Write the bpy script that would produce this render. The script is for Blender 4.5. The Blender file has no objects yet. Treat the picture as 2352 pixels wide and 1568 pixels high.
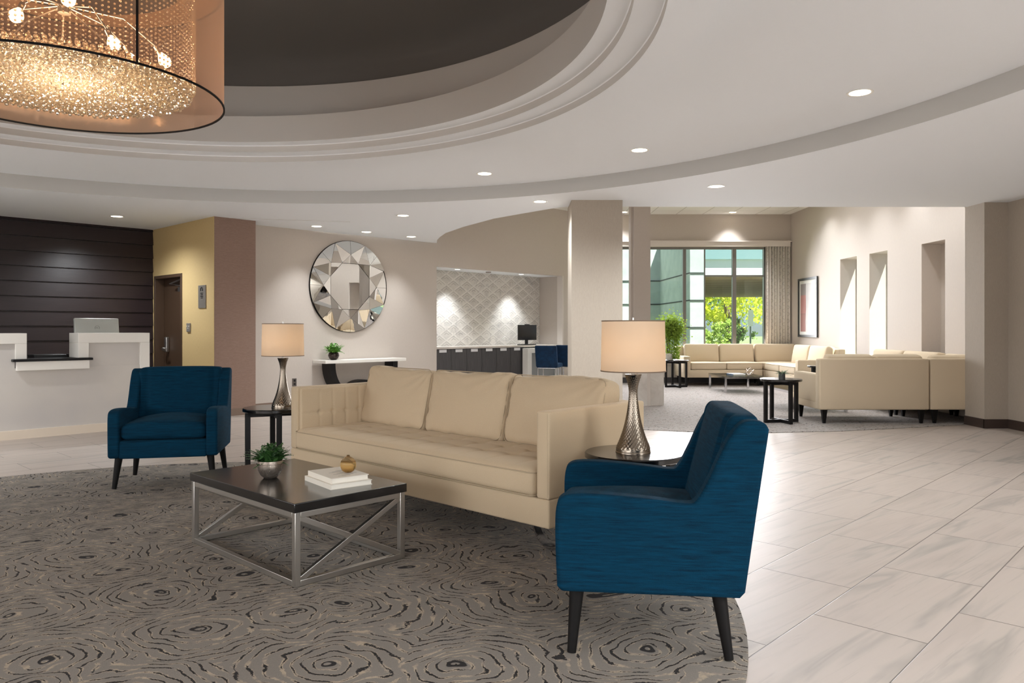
import bpy, bmesh, math, random
from mathutils import Vector, Matrix, noise
random.seed(7)
S = bpy.context.scene
C = S.collection
PI = math.pi
# ------------------------------------------------------------------ camera, world, exposure
EYE = 1.25
cam_d = bpy.data.cameras.new('camera'); cam = bpy.data.objects.new('camera', cam_d); C.objects.link(cam)
cam.location = (0, 0, EYE); cam.rotation_euler = (PI/2, 0, 0)
cam_d.sensor_width = 36; cam_d.lens = 1750/2352*36; cam_d.shift_y = -29/2352
cam_d.clip_end = 300
S.camera = cam
S.view_settings.view_transform = 'Standard'; S.view_settings.look = 'None'
S.view_settings.gamma = 1; S.view_settings.use_curve_mapping = False
S.view_settings.exposure = 1.12
W = bpy.data.worlds.new('world'); S.world = W; W.use_nodes = True
wn = W.node_tree.nodes; wl = W.node_tree.links
sky = wn.new('ShaderNodeTexSky'); sky.sky_type = 'HOSEK_WILKIE'; sky.sun_direction = (0.33, -0.30, 0.89); sky.turbidity = 3
wl.new(sky.outputs[0], wn['Background'].inputs[0]); wn['Background'].inputs[1].default_value = 2.0
def light(name, kind, loc, power, color=(1, 1, 1), rot=(0, 0, 0), parent=None, **k):
    d = bpy.data.lights.new(name, kind); d.energy = power; d.color = color
    for a, v in k.items(): setattr(d, a, v)
    o = bpy.data.objects.new(name, d); C.objects.link(o); o.location = loc; o.rotation_euler = rot
    if parent: o.parent = parent
    return o
sun = light('sun', 'SUN', (0, 0, 30), 11.5, (1, .95, .86), angle=.009)
sun.rotation_euler = Vector((-1, .9, -2.8)).to_track_quat('-Z', 'Y').to_euler()
# the rotunda part of the building is turned against the lounge: its two wall directions
TH = math.radians(43.56)
E1 = Vector((math.sin(TH), math.cos(TH), 0)); E2 = Vector((-math.cos(TH), math.sin(TH), 0))
GA = math.atan2(E1.y, E1.x)
def G(a, b, z=0): return Vector((a*E1.x+b*E2.x, a*E1.y+b*E2.y, z))
# area lamps for daylight at closed rear windows and lounge window; side ones added
def area(name, loc, sx, sy, power, direction, color=(1, 1, 1)):
    o = light(name, 'AREA', loc, power, color, shape='RECTANGLE', size=sx, size_y=sy)
    o.rotation_euler = (Vector(direction)+Vector((0, 0, -.75))).to_track_quat('-Z', 'Y').to_euler(); o.data.spread = math.radians(115); return o
area('rear_window_daylight', G(-1.5, -3.2, 1.5), 5.0, 2.3, 90, E2, (.93, .97, 1))
area('rear_window_daylight', G(3.0, -3.2, 1.5), 2.5, 2.3, 45, E2, (.93, .97, 1))
area('side_fill_light', G(-4.6, 2.0, 1.5), 4.5, 2.3, 90, E1, (.95, .97, 1))  # unseen fill lamps added along the closed left wall
area('side_fill_light', G(-4.6, 7.5, 1.5), 3.0, 2.3, 60, E1, (.95, .97, 1))
area('lounge_window_daylight', (4.1, 17.35, 1.9), 3.6, 2.4, 110, (0, -1, .5), (.98, .97, 1))

H1, HR, H2 = 2.84, 3.0, 3.895
DC = Vector((-2.28, 3.88, 0))
RUG = .008

# ------------------------------------------------------------------ helpers
def lin(c):
    f = lambda x: x/12.92 if x <= .04045 else ((x+.055)/1.055)**2.4
    return tuple(f(v/255) for v in c[:3])+(1,)
def mat(name, col, rough=.6, metal=0, **k):
    m = bpy.data.materials.new(name); m.use_nodes = True
    b = m.node_tree.nodes['Principled BSDF']
    b.inputs['Base Color'].default_value = lin(col); b.inputs['Roughness'].default_value = rough
    b.inputs['Metallic'].default_value = metal
    for a, v in k.items(): b.inputs[a.replace('_', ' ')].default_value = v
    return m
class N:
    """tiny node builder"""
    def __init__(s, m): s.m = m; s.t = m.node_tree; s.b = s.t.nodes.get('Principled BSDF')
    def new(s, typ, **k):
        n = s.t.nodes.new(typ)
        for a, v in k.items(): setattr(n, a, v)
        return n
    def put(s, n, i, v):
        if hasattr(v, 'is_linked') or hasattr(v, 'links'): s.t.links.new(v, n.inputs[i])
        elif v is not None: n.inputs[i].default_value = v
    def math(s, op, a, b=None, c=None, clamp=False):
        n = s.new('ShaderNodeMath', operation=op); n.use_clamp = clamp; s.put(n, 0, a)
        if b is not None: s.put(n, 1, b)
        if c is not None: s.put(n, 2, c)
        return n.outputs[0]
    def coord(s, kind='Object'): return s.new('ShaderNodeTexCoord').outputs[kind]
    def map(s, v, rot=(0, 0, 0), scale=(1, 1, 1), loc=(0, 0, 0)):
        n = s.new('ShaderNodeMapping'); s.put(n, 0, v); n.inputs['Rotation'].default_value = rot
        n.inputs['Scale'].default_value = scale; n.inputs['Location'].default_value = loc; return n.outputs[0]
    def noise(s, v, scale, detail=2, rough=.5, dist=0, out='Fac'):
        n = s.new('ShaderNodeTexNoise'); s.put(n, 'Vector', v); n.inputs['Scale'].default_value = scale
        n.inputs['Detail'].default_value = detail; n.inputs['Roughness'].default_value = rough; n.inputs['Distortion'].default_value = dist
        return n.outputs[out]
    def sep(s, v):
        n = s.new('ShaderNodeSeparateXYZ'); s.put(n, 0, v); return n.outputs
    def comb(s, x, y, z=0):
        n = s.new('ShaderNodeCombineXYZ'); s.put(n, 0, x); s.put(n, 1, y); s.put(n, 2, z); return n.outputs[0]
    def ramp(s, f, stops, interp='LINEAR'):
        n = s.new('ShaderNodeValToRGB'); s.put(n, 0, f); r = n.color_ramp; r.interpolation = interp
        while len(r.elements) < len(stops): r.elements.new(.5)
        for e, (p, c) in zip(r.elements, stops): e.position = p; e.color = lin(c) if not isinstance(c, (int, float)) else (c, c, c, 1)
        return n.outputs[0]
    def mix(s, f, a, b, blend='MIX'):
        n = s.new('ShaderNodeMixRGB', blend_type=blend); s.put(n, 0, f)
        s.put(n, 1, lin(a) if isinstance(a, tuple) else a); s.put(n, 2, lin(b) if isinstance(b, tuple) else b); return n.outputs[0]
    def step(s, x, lo, hi):
        n = s.new('ShaderNodeMapRange', interpolation_type='SMOOTHSTEP'); s.put(n, 0, x); s.put(n, 1, lo); s.put(n, 2, hi); return n.outputs[0]
    def bump(s, h, dist=.002, strength=1):
        n = s.new('ShaderNodeBump'); n.inputs['Distance'].default_value = dist; n.inputs['Strength'].default_value = strength
        s.put(n, 'Height', h); s.t.links.new(n.outputs[0], s.b.inputs['Normal'])
    def col(s, c): s.t.links.new(c, s.b.inputs['Base Color'])

class MB:
    def __init__(s): s.v = []; s.f = []
    def add(s, vs, fs):
        o = len(s.v); s.v += [tuple(v) for v in vs]; s.f += [tuple(i+o for i in f) for f in fs]; return s
    def box(s, c, d, M=None):
        x, y, z = (d[0]/2, d[1]/2, d[2]/2); vs = [Vector((sx*x, sy*y, sz*z)) for sz in (-1, 1) for sy in (-1, 1) for sx in (-1, 1)]
        if M: vs = [M @ v for v in vs]
        vs = [v+Vector(c) for v in vs]
        return s.add(vs, [(0, 2, 3, 1), (4, 5, 7, 6), (0, 1, 5, 4), (2, 6, 7, 3), (0, 4, 6, 2), (1, 3, 7, 5)])
    def b2(s, lo, hi): return s.box([(a+b)/2 for a, b in zip(lo, hi)], [abs(b-a) for a, b in zip(lo, hi)])
    def bar(s, p, q, w, h=None, up=(0, 0, 1)):
        p, q = Vector(p), Vector(q); d = q-p; h = h or w
        x = d.normalized(); u = Vector(up)
        if abs(x.dot(u)) > .99: u = Vector((0, 1, 0))
        y = u.cross(x).normalized(); z = x.cross(y)
        M = Matrix((x, y, z)).transposed()
        return s.box((p+q)/2, (d.length, w, h), M)
    def tube(s, pts, r, n=8, closed=False):
        pts = [Vector(p) for p in pts]; k = len(pts); rs = r if isinstance(r, (list, tuple)) else [r]*k
        vs = []; up = Vector((0, 0, 1)); prev = None
        for i, p in enumerate(pts):
            a = pts[(i-1) % k] if (i > 0 or closed) else p; b = pts[(i+1) % k] if (i < k-1 or closed) else p
            t = (b-a).normalized()
            if prev is None:
                u = up if abs(t.z) < .95 else Vector((1, 0, 0)); x = t.cross(u).normalized()
            else: x = (prev-t*prev.dot(t)).normalized()
            prev = x; y = t.cross(x)
            for j in range(n):
                an = 2*PI*j/n; vs.append(p+(x*math.cos(an)+y*math.sin(an))*rs[i])
        fs = []
        for i in range(k if closed else k-1):
            for j in range(n):
                a = i*n+j; b = i*n+(j+1) % n; c = ((i+1) % k)*n+(j+1) % n; d = ((i+1) % k)*n+j; fs.append((a, b, c, d))
        if not closed: fs += [tuple(range(n))[::-1], tuple((k-1)*n+j for j in range(n))]
        return s.add(vs, fs)
    def lathe(s, prof, n=48, c=(0, 0, 0), fn=None, cap=True):
        vs = []; k = len(prof)
        for (r, z) in prof:
            for j in range(n):
                a = 2*PI*j/n; rr = r+(fn(a, z) if fn else 0); vs.append((c[0]+rr*math.cos(a), c[1]+rr*math.sin(a), c[2]+z))
        fs = [(i*n+j, i*n+(j+1) % n, (i+1)*n+(j+1) % n, (i+1)*n+j) for i in range(k-1) for j in range(n)]
        if cap:
            if prof[0][0] > 1e-4: fs.append(tuple(range(n))[::-1])
            if prof[-1][0] > 1e-4: fs.append(tuple((k-1)*n+j for j in range(n)))
        return s.add(vs, fs)
    def prism(s, poly, lo, hi, ax='z'):
        n = len(poly)
        def P(u, v, w): return (u, v, w) if ax == 'z' else ((u, w, v) if ax == 'y' else (w, u, v))
        vs = [P(u, v, lo) for u, v in poly]+[P(u, v, hi) for u, v in poly]
        return s.add(vs, [tuple(range(n))[::-1], tuple(range(n, 2*n))]+[(i, (i+1) % n, n+(i+1) % n, n+i) for i in range(n)])
    def rbox(s, c, d, r, res=.05, fn=None, M=None, seg=3):
        h = [x/2 for x in d]; r = min(r, min(h)*.98)
        def axis(hh):
            e = [-hh+r*(1-math.cos(PI/2*i/seg)) for i in range(seg)]; n = max(2, int((2*hh-2*r)/res)+1)
            m = [-hh+r+(2*hh-2*r)*i/n for i in range(n+1)]
            return e+m+[-x for x in reversed(e)]
        ax = [axis(x) for x in h]; idx = {}; vs = []; fs = []
        def V(x, y, z):
            k = (round(x, 5), round(y, 5), round(z, 5))
            if k not in idx:
                p = Vector((x, y, z)); q = Vector([max(-(h[i]-r), min(h[i]-r, p[i])) for i in range(3)]); dd = p-q
                if dd.length > 1e-9: p = q+dd.normalized()*r
                if fn: p = Vector(fn(p, h))
                if M: p = M @ p
                idx[k] = len(vs); vs.append(p+Vector(c))
            return idx[k]
        for a, b, w in ((0, 1, 2), (1, 2, 0), (2, 0, 1)):
            for sg in (-1, 1):
                for i in range(len(ax[a])-1):
                    for j in range(len(ax[b])-1):
                        q = []
                        for (ii, jj) in ((i, j), (i+1, j), (i+1, j+1), (i, j+1)):
                            p = [0, 0, 0]; p[a] = ax[a][ii]; p[b] = ax[b][jj]; p[w] = sg*h[w]; q.append(V(*p))
                        fs.append(tuple(q if sg > 0 else q[::-1]))
        return s.add(vs, fs)
    def build(s, name, m, parent=None, loc=None, rotz=0, smooth=None, bevel=0, seg=2, recalc=False):
        me = bpy.data.meshes.new(name); me.from_pydata(s.v, [], s.f)
        if recalc:
            bm = bmesh.new(); bm.from_mesh(me); bmesh.ops.recalc_face_normals(bm, faces=bm.faces); bm.to_mesh(me); bm.free()
        me.update(); me.materials.append(m)
        o = bpy.data.objects.new(name, me); C.objects.link(o)
        if smooth is not None:
            me.polygons.foreach_set('use_smooth', [True]*len(me.polygons))
            if smooth < 180: me.set_sharp_from_angle(angle=math.radians(smooth))
        if bevel:
            b = o.modifiers.new('bevel', 'BEVEL'); b.width = bevel; b.segments = seg; b.limit_method = 'ANGLE'; b.angle_limit = math.radians(40)
            b.harden_normals = False
            if smooth is None:
                me.polygons.foreach_set('use_smooth', [True]*len(me.polygons)); me.set_sharp_from_angle(angle=math.radians(60))
        if parent: o.parent = parent
        if loc is not None: o.location = loc
        if rotz: o.rotation_euler = (0, 0, rotz)
        return o
def tag(o, label, cat, group=None, kind=None):
    o['label'] = label; o['category'] = cat
    if group: o['group'] = group
    if kind: o['kind'] = kind
    return o
def thing(name, label, cat, loc=(0, 0, 0), rotz=0, group=None):
    o = bpy.data.objects.new(name, None); C.objects.link(o); o.empty_display_size = .1
    o.location = loc; o.rotation_euler = (0, 0, rotz); return tag(o, label, cat, group)
def struct(o): o['kind'] = 'structure'; return o
def dup(root, loc, rotz, label, group=None):
    r = root.copy(); C.objects.link(r); r.location = loc; r.rotation_euler = (0, 0, rotz); r['label'] = label
    if group: r['group'] = group
    for ch in list(root.children):
        c = ch.copy(); C.objects.link(c); c.parent = r
        for g in ch.children:
            d = g.copy(); C.objects.link(d); d.parent = c
    return r
def text(body, size, m, parent, loc, rot, name='lettering'):
    cu = bpy.data.curves.new('t', 'FONT'); cu.body = body; cu.size = size; cu.extrude = .0006; cu.align_x = 'CENTER'; cu.align_y = 'CENTER'
    t = bpy.data.objects.new('t', cu); C.objects.link(t); dg = bpy.context.evaluated_depsgraph_get(); dg.update()
    me = bpy.data.meshes.new_from_object(t.evaluated_get(dg)); bpy.data.objects.remove(t)
    o = bpy.data.objects.new(name, me); C.objects.link(o); me.materials.clear(); me.materials.append(m)
    o.parent = parent; o.location = loc; o.rotation_euler = rot; return o

# ------------------------------------------------------------------ materials
def wallcloth(name, col, var=10, dirn=(60, 60, 6), bump=.0006):
    m = mat(name, col, .75); n = N(m); c = n.coord()
    f = n.noise(n.map(c, scale=dirn), 4, 3, .7); d = tuple(max(0, x-var) for x in col); e = tuple(min(255, x+var) for x in col)
    n.col(n.ramp(f, [(.25, d), (.75, e)])); n.bump(f, bump); return m
M_wall = wallcloth('taupe_wallcovering', (190, 180, 170), 5)
M_wall2 = wallcloth('pale_wallcovering', (198, 188, 178), 4)
M_pillar = wallcloth('sand_wallcovering', (172, 161, 147), 6)
M_gold = wallcloth('gold_wallcovering', (205, 178, 126), 8)
M_brown = wallcloth('brown_grasscloth', (140, 114, 100), 14, (5, 5, 90), .001)
M_white = mat('ceiling_paint', (240, 243, 246), .8)
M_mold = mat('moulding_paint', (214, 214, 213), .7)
M_shaded = mat('shaded_ceiling_paint', (196, 194, 190), .85)  # ceiling paint greyed: shade painted into the ring's vertical faces
M_dome = mat('dark_ceiling_paint', (104, 102, 99), .85)
M_trim = mat('white_trim', (214, 206, 198), .5)
M_base = mat('dark_brown_baseboard', (62, 49, 42), .5)
M_base2 = mat('taupe_baseboard', (124, 104, 90), .5)
M_black = mat('black_wood', (14, 12, 13), .45, Specular_IOR_Level=.3)
M_leg = mat('espresso_leg', (11, 8, 7), .6, Specular_IOR_Level=.2)
M_chrome = mat('chrome', (215, 215, 218), .1, 1)
M_steel = mat('brushed_steel', (188, 184, 178), .36, 1)
M_nickel = mat('satin_nickel', (190, 188, 184), .3, 1)
M_dark = mat('black_plastic', (18, 18, 20), .4)
M_silver = mat('silver_plastic', (176, 176, 170), .38, .3)
M_stonewhite = mat('white_solid_surface', (232, 228, 220), .35)

def tile_mat():
    m = mat('striped_marble_tile', (195, 180, 170), .28); n = N(m); c = n.coord()
    v = n.map(c, rot=(0, 0, -GA)); s = n.sep(v); a, b = s[0], s[1]
    rb = n.math('DIVIDE', n.math('ADD', b, .0275), .4575); row = n.math('FLOOR', rb); fb = n.math('SUBTRACT', rb, row)
    par = n.math('MODULO', n.math('ADD', row, 40), 2)
    ra = n.math('SUBTRACT', n.math('DIVIDE', n.math('SUBTRACT', a, .586), .915), n.math('MULTIPLY', par, .5))
    cl = n.math('FLOOR', ra); fa = n.math('SUBTRACT', ra, cl)
    eb = n.math('MULTIPLY', n.math('MINIMUM', fb, n.math('SUBTRACT', 1, fb)), .4575)
    ea = n.math('MULTIPLY', n.math('MINIMUM', fa, n.math('SUBTRACT', 1, fa)), .915)
    g = n.step(n.math('MINIMUM', ea, eb), .0014, .0034)
    rnd = n.new('ShaderNodeTexWhiteNoise', noise_dimensions='2D'); n.put(rnd, 'Vector', n.comb(row, cl))
    off = n.math('MULTIPLY', rnd.outputs[0], 37.0)
    vv = n.comb(n.math('ADD', n.math('MULTIPLY', a, .75), off), n.math('ADD', n.math('MULTIPLY', b, 5.5), n.math('MULTIPLY', a, .5)), off)
    big = n.noise(vv, 1.0, 3, .55, .7); fine = n.noise(n.map(vv, scale=(1, 3.2, 1)), 1.6, 6, .62, .8)
    base = n.ramp(big, [(.3, (155, 144, 134)), (.48, (168, 156, 146)), (.58, (166, 155, 145)), (.68, (140, 133, 125)), (.74, (163, 152, 142))])
    col = n.mix(n.math('MULTIPLY', n.step(fine, .55, .67), .36), base, (132, 125, 118))
    tint = n.mix(n.math('MULTIPLY', rnd.outputs[0], .22), col, (178, 162, 152))
    n.col(n.mix(g, (88, 79, 72), tint)); n.bump(g, .0015)
    r = n.math('ADD', .34, n.math('MULTIPLY', fine, .15)); n.t.links.new(r, n.b.inputs['Roughness'])
    return m
M_tile = tile_mat()
def swirl_mat():
    m = mat('swirl_carpet', (120, 110, 100), .95); n = N(m); c = n.coord()
    nv = n.noise(c, 1.7, 3, .6, 0, 'Color'); w = n.new('ShaderNodeVectorMath', operation='MULTIPLY_ADD'); n.put(w, 0, nv); w.inputs[1].default_value = (.38, .38, 0); n.put(w, 2, c)
    v = n.map(w.outputs[0], scale=(1.9, 2.3, 0))
    vo = n.new('ShaderNodeTexVoronoi', voronoi_dimensions='2D', feature='F1'); n.put(vo, 'Vector', v); vo.inputs['Scale'].default_value = 1; vo.inputs['Randomness'].default_value = .8
    d = vo.outputs['Distance']; pos = n.new('ShaderNodeVectorMath', operation='SUBTRACT'); n.put(pos, 0, v); n.put(pos, 1, vo.outputs['Position'])
    sp = n.sep(pos.outputs[0]); ang = n.math('DIVIDE', n.math('ARCTAN2', sp[1], sp[0]), 2*PI)
    jag = n.noise(c, 70, 2, .75); jag2 = n.noise(c, 6, 2)
    fine = n.noise(c, 220, 2, .6)
    ph = n.math('ADD', n.math('ADD', n.math('MULTIPLY', d, 10.6), ang), n.math('ADD', n.math('MULTIPLY', jag, .42), n.math('MULTIPLY', jag2, .5)))
    fr = n.math('ABSOLUTE', n.math('SUBTRACT', n.math('FRACT', ph), .5))
    wid = n.math('MULTIPLY', n.step(n.noise(c, 9, 2, .6), .37, .62), .145)
    line = n.math('SUBTRACT', 1, n.step(fr, n.math('MULTIPLY', wid, .55), n.math('ADD', wid, .012)))
    line = n.math('MULTIPLY', line, n.math('GREATER_THAN', wid, .004))
    beige = n.math('SUBTRACT', 1, n.step(fr, .13, .2))
    beige = n.math('MULTIPLY', beige, n.step(n.noise(c, 14, 3, .7), .36, .6))
    dot = n.math('SUBTRACT', 1, n.step(n.math('ADD', n.math('ABSOLUTE', n.math('SUBTRACT', d, .045)), n.math('MULTIPLY', jag2, .07)), .050, .060))
    base = n.mix(fine, (103, 97, 90), (130, 122, 112)); base = n.mix(n.math('MULTIPLY', n.noise(c, 2.2, 2), .35), base, (120, 112, 106))
    base = n.mix(n.math('MULTIPLY', beige, .62), base, (178, 160, 134))
    n.col(n.mix(n.math('MAXIMUM', line, dot, clamp=True), base, (20, 13, 11)))
    n.bump(n.math('ADD', n.math('MULTIPLY', fine, .5), n.math('SUBTRACT', 1, line)), .003, .7); return m
M_rug = swirl_mat()
def lounge_carpet():
    m = mat('dashed_carpet', (150, 142, 136), .95); n = N(m); c = n.coord()
    v = n.map(c, scale=(1, 1.6, 1)); q = n.noise(v, 5.5, 2, .5, 1.2); fr = n.math('ABSOLUTE', n.math('SUBTRACT', n.math('FRACT', n.math('MULTIPLY', q, 9)), .5))
    line = n.math('MULTIPLY', n.math('SUBTRACT', 1, n.step(fr, .05, .12)), n.step(n.noise(c, 24, 2, .6), .42, .52))
    base = n.mix(n.noise(c, 150, 2), (128, 121, 116), (164, 157, 151)); base = n.mix(n.math('MULTIPLY', n.step(n.noise(c, 12, 3, .7), .45, .65), .4), base, (150, 132, 122))
    n.col(n.mix(line, base, (32, 27, 26))); n.bump(n.noise(c, 160, 2), .003); return m
M_carpet = lounge_carpet()
def fabric(name, col, col2, sc=(8, 8, 260), bump=.0008, sheen=.3, rough=.9):
    m = mat(name, col, rough); n = N(m); c = n.coord()
    f = n.noise(n.map(c, scale=sc), 1, 4, .75); g = n.noise(c, 300, 2, .6)
    n.col(n.mix(n.math('MULTIPLY', g, .5), n.ramp(f, [(.32, col), (.68, col2)]), col2)); n.bump(n.math('ADD', f, g), bump)
    n.b.inputs['Sheen Weight'].default_value = sheen; n.b.inputs['Sheen Roughness'].default_value = .4
    n.b.inputs['Sheen Tint'].default_value = lin(tuple(min(255, x+60) for x in col2)); return m
M_blue = fabric('teal_blue_chenille', (0, 19, 33), (0, 50, 73), (8, 8, 130), .0012, .1)
M_blue.node_tree.nodes['Principled BSDF'].inputs['Specular IOR Level'].default_value = .12
M_velvet = fabric('navy_velvet', (0, 22, 48), (4, 50, 86), (9, 9, 9), .0002, .5)
M_cream = fabric('sand_twill', (184, 164, 135), (196, 176, 148), (300, 300, 300), .0003, .15)
M_cream2 = fabric('tan_twill', (198, 180, 152), (208, 190, 163), (300, 300, 300), .0003, .15)
M_seam = mat('cream_piping', (170, 152, 126), .8)
def planks():
    m = mat('dark_plank_wood', (46, 34, 32), .36); n = N(m); c = n.coord()
    f = n.noise(n.map(c, rot=(0, 0, -GA), scale=(1.2, 1, 60)), 3, 4, .6); n.col(n.ramp(f, [(.2, (28, 19, 20)), (.8, (48, 35, 36))])); n.bump(f, .0006); return m
M_plank = planks()
def doorwood():
    m = mat('brown_door_paint', (74, 55, 40), .45); return m
M_door = doorwood()
def marble(name, a, b, sc=1.5):
    m = mat(name, a, .25); n = N(m); c = n.coord(); f = n.noise(c, sc, 5, .6, 1.5); n.col(n.ramp(f, [(.4, a), (.62, b), (.7, a)])); return m
M_marble = marble('pale_marble', (206, 200, 192), (186, 178, 170))
def desk_panel():
    m = mat('frosted_grey_panel', (196, 190, 184), .3); n = N(m); c = n.coord()
    n.col(n.ramp(n.noise(c, .9, 3, .5), [(.3, (188, 184, 182)), (.7, (206, 200, 192))])); return m
M_panel = desk_panel()
def chevron_tile():
    m = mat('chevron_marble_mosaic', (210, 206, 198), .22); n = N(m); c = n.coord()
    s = n.sep(n.map(c, rot=(0, 0, -GA))); u = n.math('DIVIDE', s[0], .262); v = n.math('DIVIDE', s[2], .225)
    def cell(du, dv):
        uu = n.math('ADD', u, du); vv = n.math('ADD', v, dv); fu = n.math('FLOOR', uu); fv = n.math('FLOOR', vv)
        x = n.math('SUBTRACT', n.math('SUBTRACT', uu, fu), .5); y = n.math('SUBTRACT', n.math('SUBTRACT', vv, fv), .5)
        D = n.math('ADD', n.math('ABSOLUTE', x), n.math('ABSOLUTE', y))
        w = n.new('ShaderNodeTexWhiteNoise', noise_dimensions='3D'); n.put(w, 'Vector', n.comb(fu, fv, du)); return D, y, w.outputs[0]
    D1, y1, r1 = cell(0, 0); D2, y2, r2 = cell(.5, .5); inA = n.math('LESS_THAN', D1, D2)
    sel = lambda p, q: n.math('ADD', n.math('MULTIPLY', p, inA), n.math('MULTIPLY', q, n.math('SUBTRACT', 1, inA)))
    D = sel(D1, D2); y = sel(y1, y2); r = sel(r1, r2); top = n.math('GREATER_THAN', y, .02)
    ln = lambda k, w: n.math('MULTIPLY', n.math('SUBTRACT', 1, n.step(n.math('ABSOLUTE', n.math('SUBTRACT', D, k)), w*.5, w)), top)
    lines = n.math('MAXIMUM', ln(.40, .03), ln(.17, .028))  # relief shadow painted as dark lines along the upper diamond edges
    vein = n.noise(c, 3.2, 5, .65, 1.8)
    base = n.ramp(vein, [(.3, (186, 184, 180)), (.48, (216, 212, 204)), (.62, (198, 194, 188)), (.75, (168, 166, 162))])
    band = n.math('GREATER_THAN', D, .40)
    col = n.mix(n.math('MULTIPLY', n.math('SUBTRACT', 1, band), n.math('MULTIPLY', r, .45)), base, (176, 171, 165))
    col = n.mix(n.math('MULTIPLY', band, .22), col, (226, 223, 217))
    n.col(n.mix(n.math('MULTIPLY', lines, .55), col, (138, 130, 122))); n.bump(n.math('SUBTRACT', 1, lines), .004, .8); return m
M_mosaic = chevron_tile()
def wood_top():
    m = mat('espresso_table_top', (20, 16, 15), .24); n = N(m); c = n.coord()
    f = n.noise(n.map(c, scale=(2, 30, 2)), 3, 4, .6); n.col(n.ramp(f, [(.3, (8, 6, 6)), (.7, (15, 12, 11))]))
    n.b.inputs['Coat Weight'].default_value = .5; n.b.inputs['Coat Roughness'].default_value = .12; return m
M_top = wood_top()
def glassm(name, col=(255, 255, 255), rough=0, ior=1.45, mixt=.85):
    m = bpy.data.materials.new(name); m.use_nodes = True; t = m.node_tree; t.nodes.clear()
    o = t.nodes.new('ShaderNodeOutputMaterial'); tr = t.nodes.new('ShaderNodeBsdfTransparent'); gl = t.nodes.new('ShaderNodeBsdfGlossy')
    mx = t.nodes.new('ShaderNodeMixShader'); tr.inputs[0].default_value = lin(col); gl.inputs['Roughness'].default_value = rough
    mx.inputs[0].default_value = 1-mixt; t.links.new(tr.outputs[0], mx.inputs[1]); t.links.new(gl.outputs[0], mx.inputs[2]); t.links.new(mx.outputs[0], o.inputs[0]); return m
M_frame = mat('grey_window_frame', (118, 116, 112), .35, .6)
M_pane = glassm('window_glass', (232, 240, 238), 0, mixt=.95)
M_tabletop_glass = glassm('table_glass', (190, 198, 196), .02, mixt=.62)
def emis(name, col, st):
    m = bpy.data.materials.new(name); m.use_nodes = True; b = m.node_tree.nodes['Principled BSDF']
    b.inputs['Base Color'].default_value = lin(col); b.inputs['Emission Color'].default_value = lin(col); b.inputs['Emission Strength'].default_value = st; return m
M_lens = emis('lit_lamp_lens', (255, 240, 214), 4.0)
M_bulb = emis('lit_bulb', (255, 214, 160), 9.0)
def shade_mat(name, col, tr=.55):
    m = bpy.data.materials.new(name); m.use_nodes = True; t = m.node_tree; t.nodes.clear()
    o = t.nodes.new('ShaderNodeOutputMaterial'); d = t.nodes.new('ShaderNodeBsdfDiffuse'); l = t.nodes.new('ShaderNodeBsdfTranslucent'); mx = t.nodes.new('ShaderNodeMixShader')
    d.inputs[0].default_value = lin(col); l.inputs[0].default_value = lin(col); mx.inputs[0].default_value = tr
    t.links.new(d.outputs[0], mx.inputs[1]); t.links.new(l.outputs[0], mx.inputs[2]); t.links.new(mx.outputs[0], o.inputs[0]); return m
M_shade = shade_mat('linen_lampshade', (226, 208, 186), .5)
M_leaf = mat('fern_green', (88, 142, 44), .5); M_leaf.node_tree.nodes['Principled BSDF'].inputs['Transmission Weight'].default_value = 0
M_leafd = mat('dark_leaf', (44, 80, 34), .45)
M_leafb = shade_mat('bright_ivy_leaf', (132, 156, 66), .25)

# ------------------------------------------------------------------ floor
f = MB(); f.add([(-16, -8, 0), (9, -8, 0), (9, 17.75, 0), (-16, 17.75, 0)], [(0, 1, 2, 3)]); struct(f.build('floor', M_tile))
rug = MB(); rug.lathe([(0.001, 0), (3.27, 0), (3.27, .004), (3.262, .0058), (.001, .0058)], 160, cap=False)
tag(rug.build('round_carpet', M_rug, loc=(-2.22, 3.88, 0.0005), recalc=True), 'round brown grey carpet with dark swirling lines under sofa and blue armchairs', 'carpet')
edge = [(.9, 10.2), (.8, 9.66), (1.1, 9.56), (1.59, 9.445), (2.14, 9.24), (3.08, 9.16), (3.98, 9.285), (5.01, 9.615), (5.86, 9.916), (5.93, 9.99), (6.43, 10.0), (6.43, 17.58), (1.80, 17.58), (1.5, 13.5)]
lc = MB(); lc.prism(edge, 0.0004, .0065); tag(lc.build('lounge_carpet', M_carpet), 'pale grey carpet with short dark dashes covering the lounge floor by the window', 'carpet')

# ------------------------------------------------------------------ ceilings
def bm_obj(name, bm, m, smooth=None):
    me = bpy.data.meshes.new(name); bm.to_mesh(me); bm.free(); me.materials.append(m); o = bpy.data.objects.new(name, me); C.objects.link(o)
    if smooth: me.polygons.foreach_set('use_smooth', [True]*len(me.polygons)); me.set_sharp_from_angle(angle=math.radians(smooth))
    return o
bcurve = [(5.94, 9.94), (3.3, 9.94), (1.3, 9.92), (.70, 9.93), (.505, 10.1), (.171, 10.48), (-.264, 11.0), (-.761, 11.89), (-1.1, 12.65), (-1.25, 13.2), (-1.34, 13.64), (-1.396, 14.14)]
outer = [(x, y) for x, y in bcurve]+[tuple(G(5.4, 10.92)[:2]), tuple(G(5.0, 12.75)[:2]), tuple(G(-5.0, 12.75)[:2]), tuple(G(-5.0, -3.6)[:2]), (6.4, 1.2), (6.4, 9.6), (5.94, 9.6)]
bm = bmesh.new()
ov = [bm.verts.new((x, y, H1)) for x, y in outer]
iv = [bm.verts.new((DC.x+5.8*math.cos(t), DC.y+5.8*math.sin(t), H1)) for t in [2*PI*i/160 for i in range(160)]]
es = [bm.edges.new((L[i], L[(i+1) % len(L)])) for L in (ov, iv) for i in range(len(L))]
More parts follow.
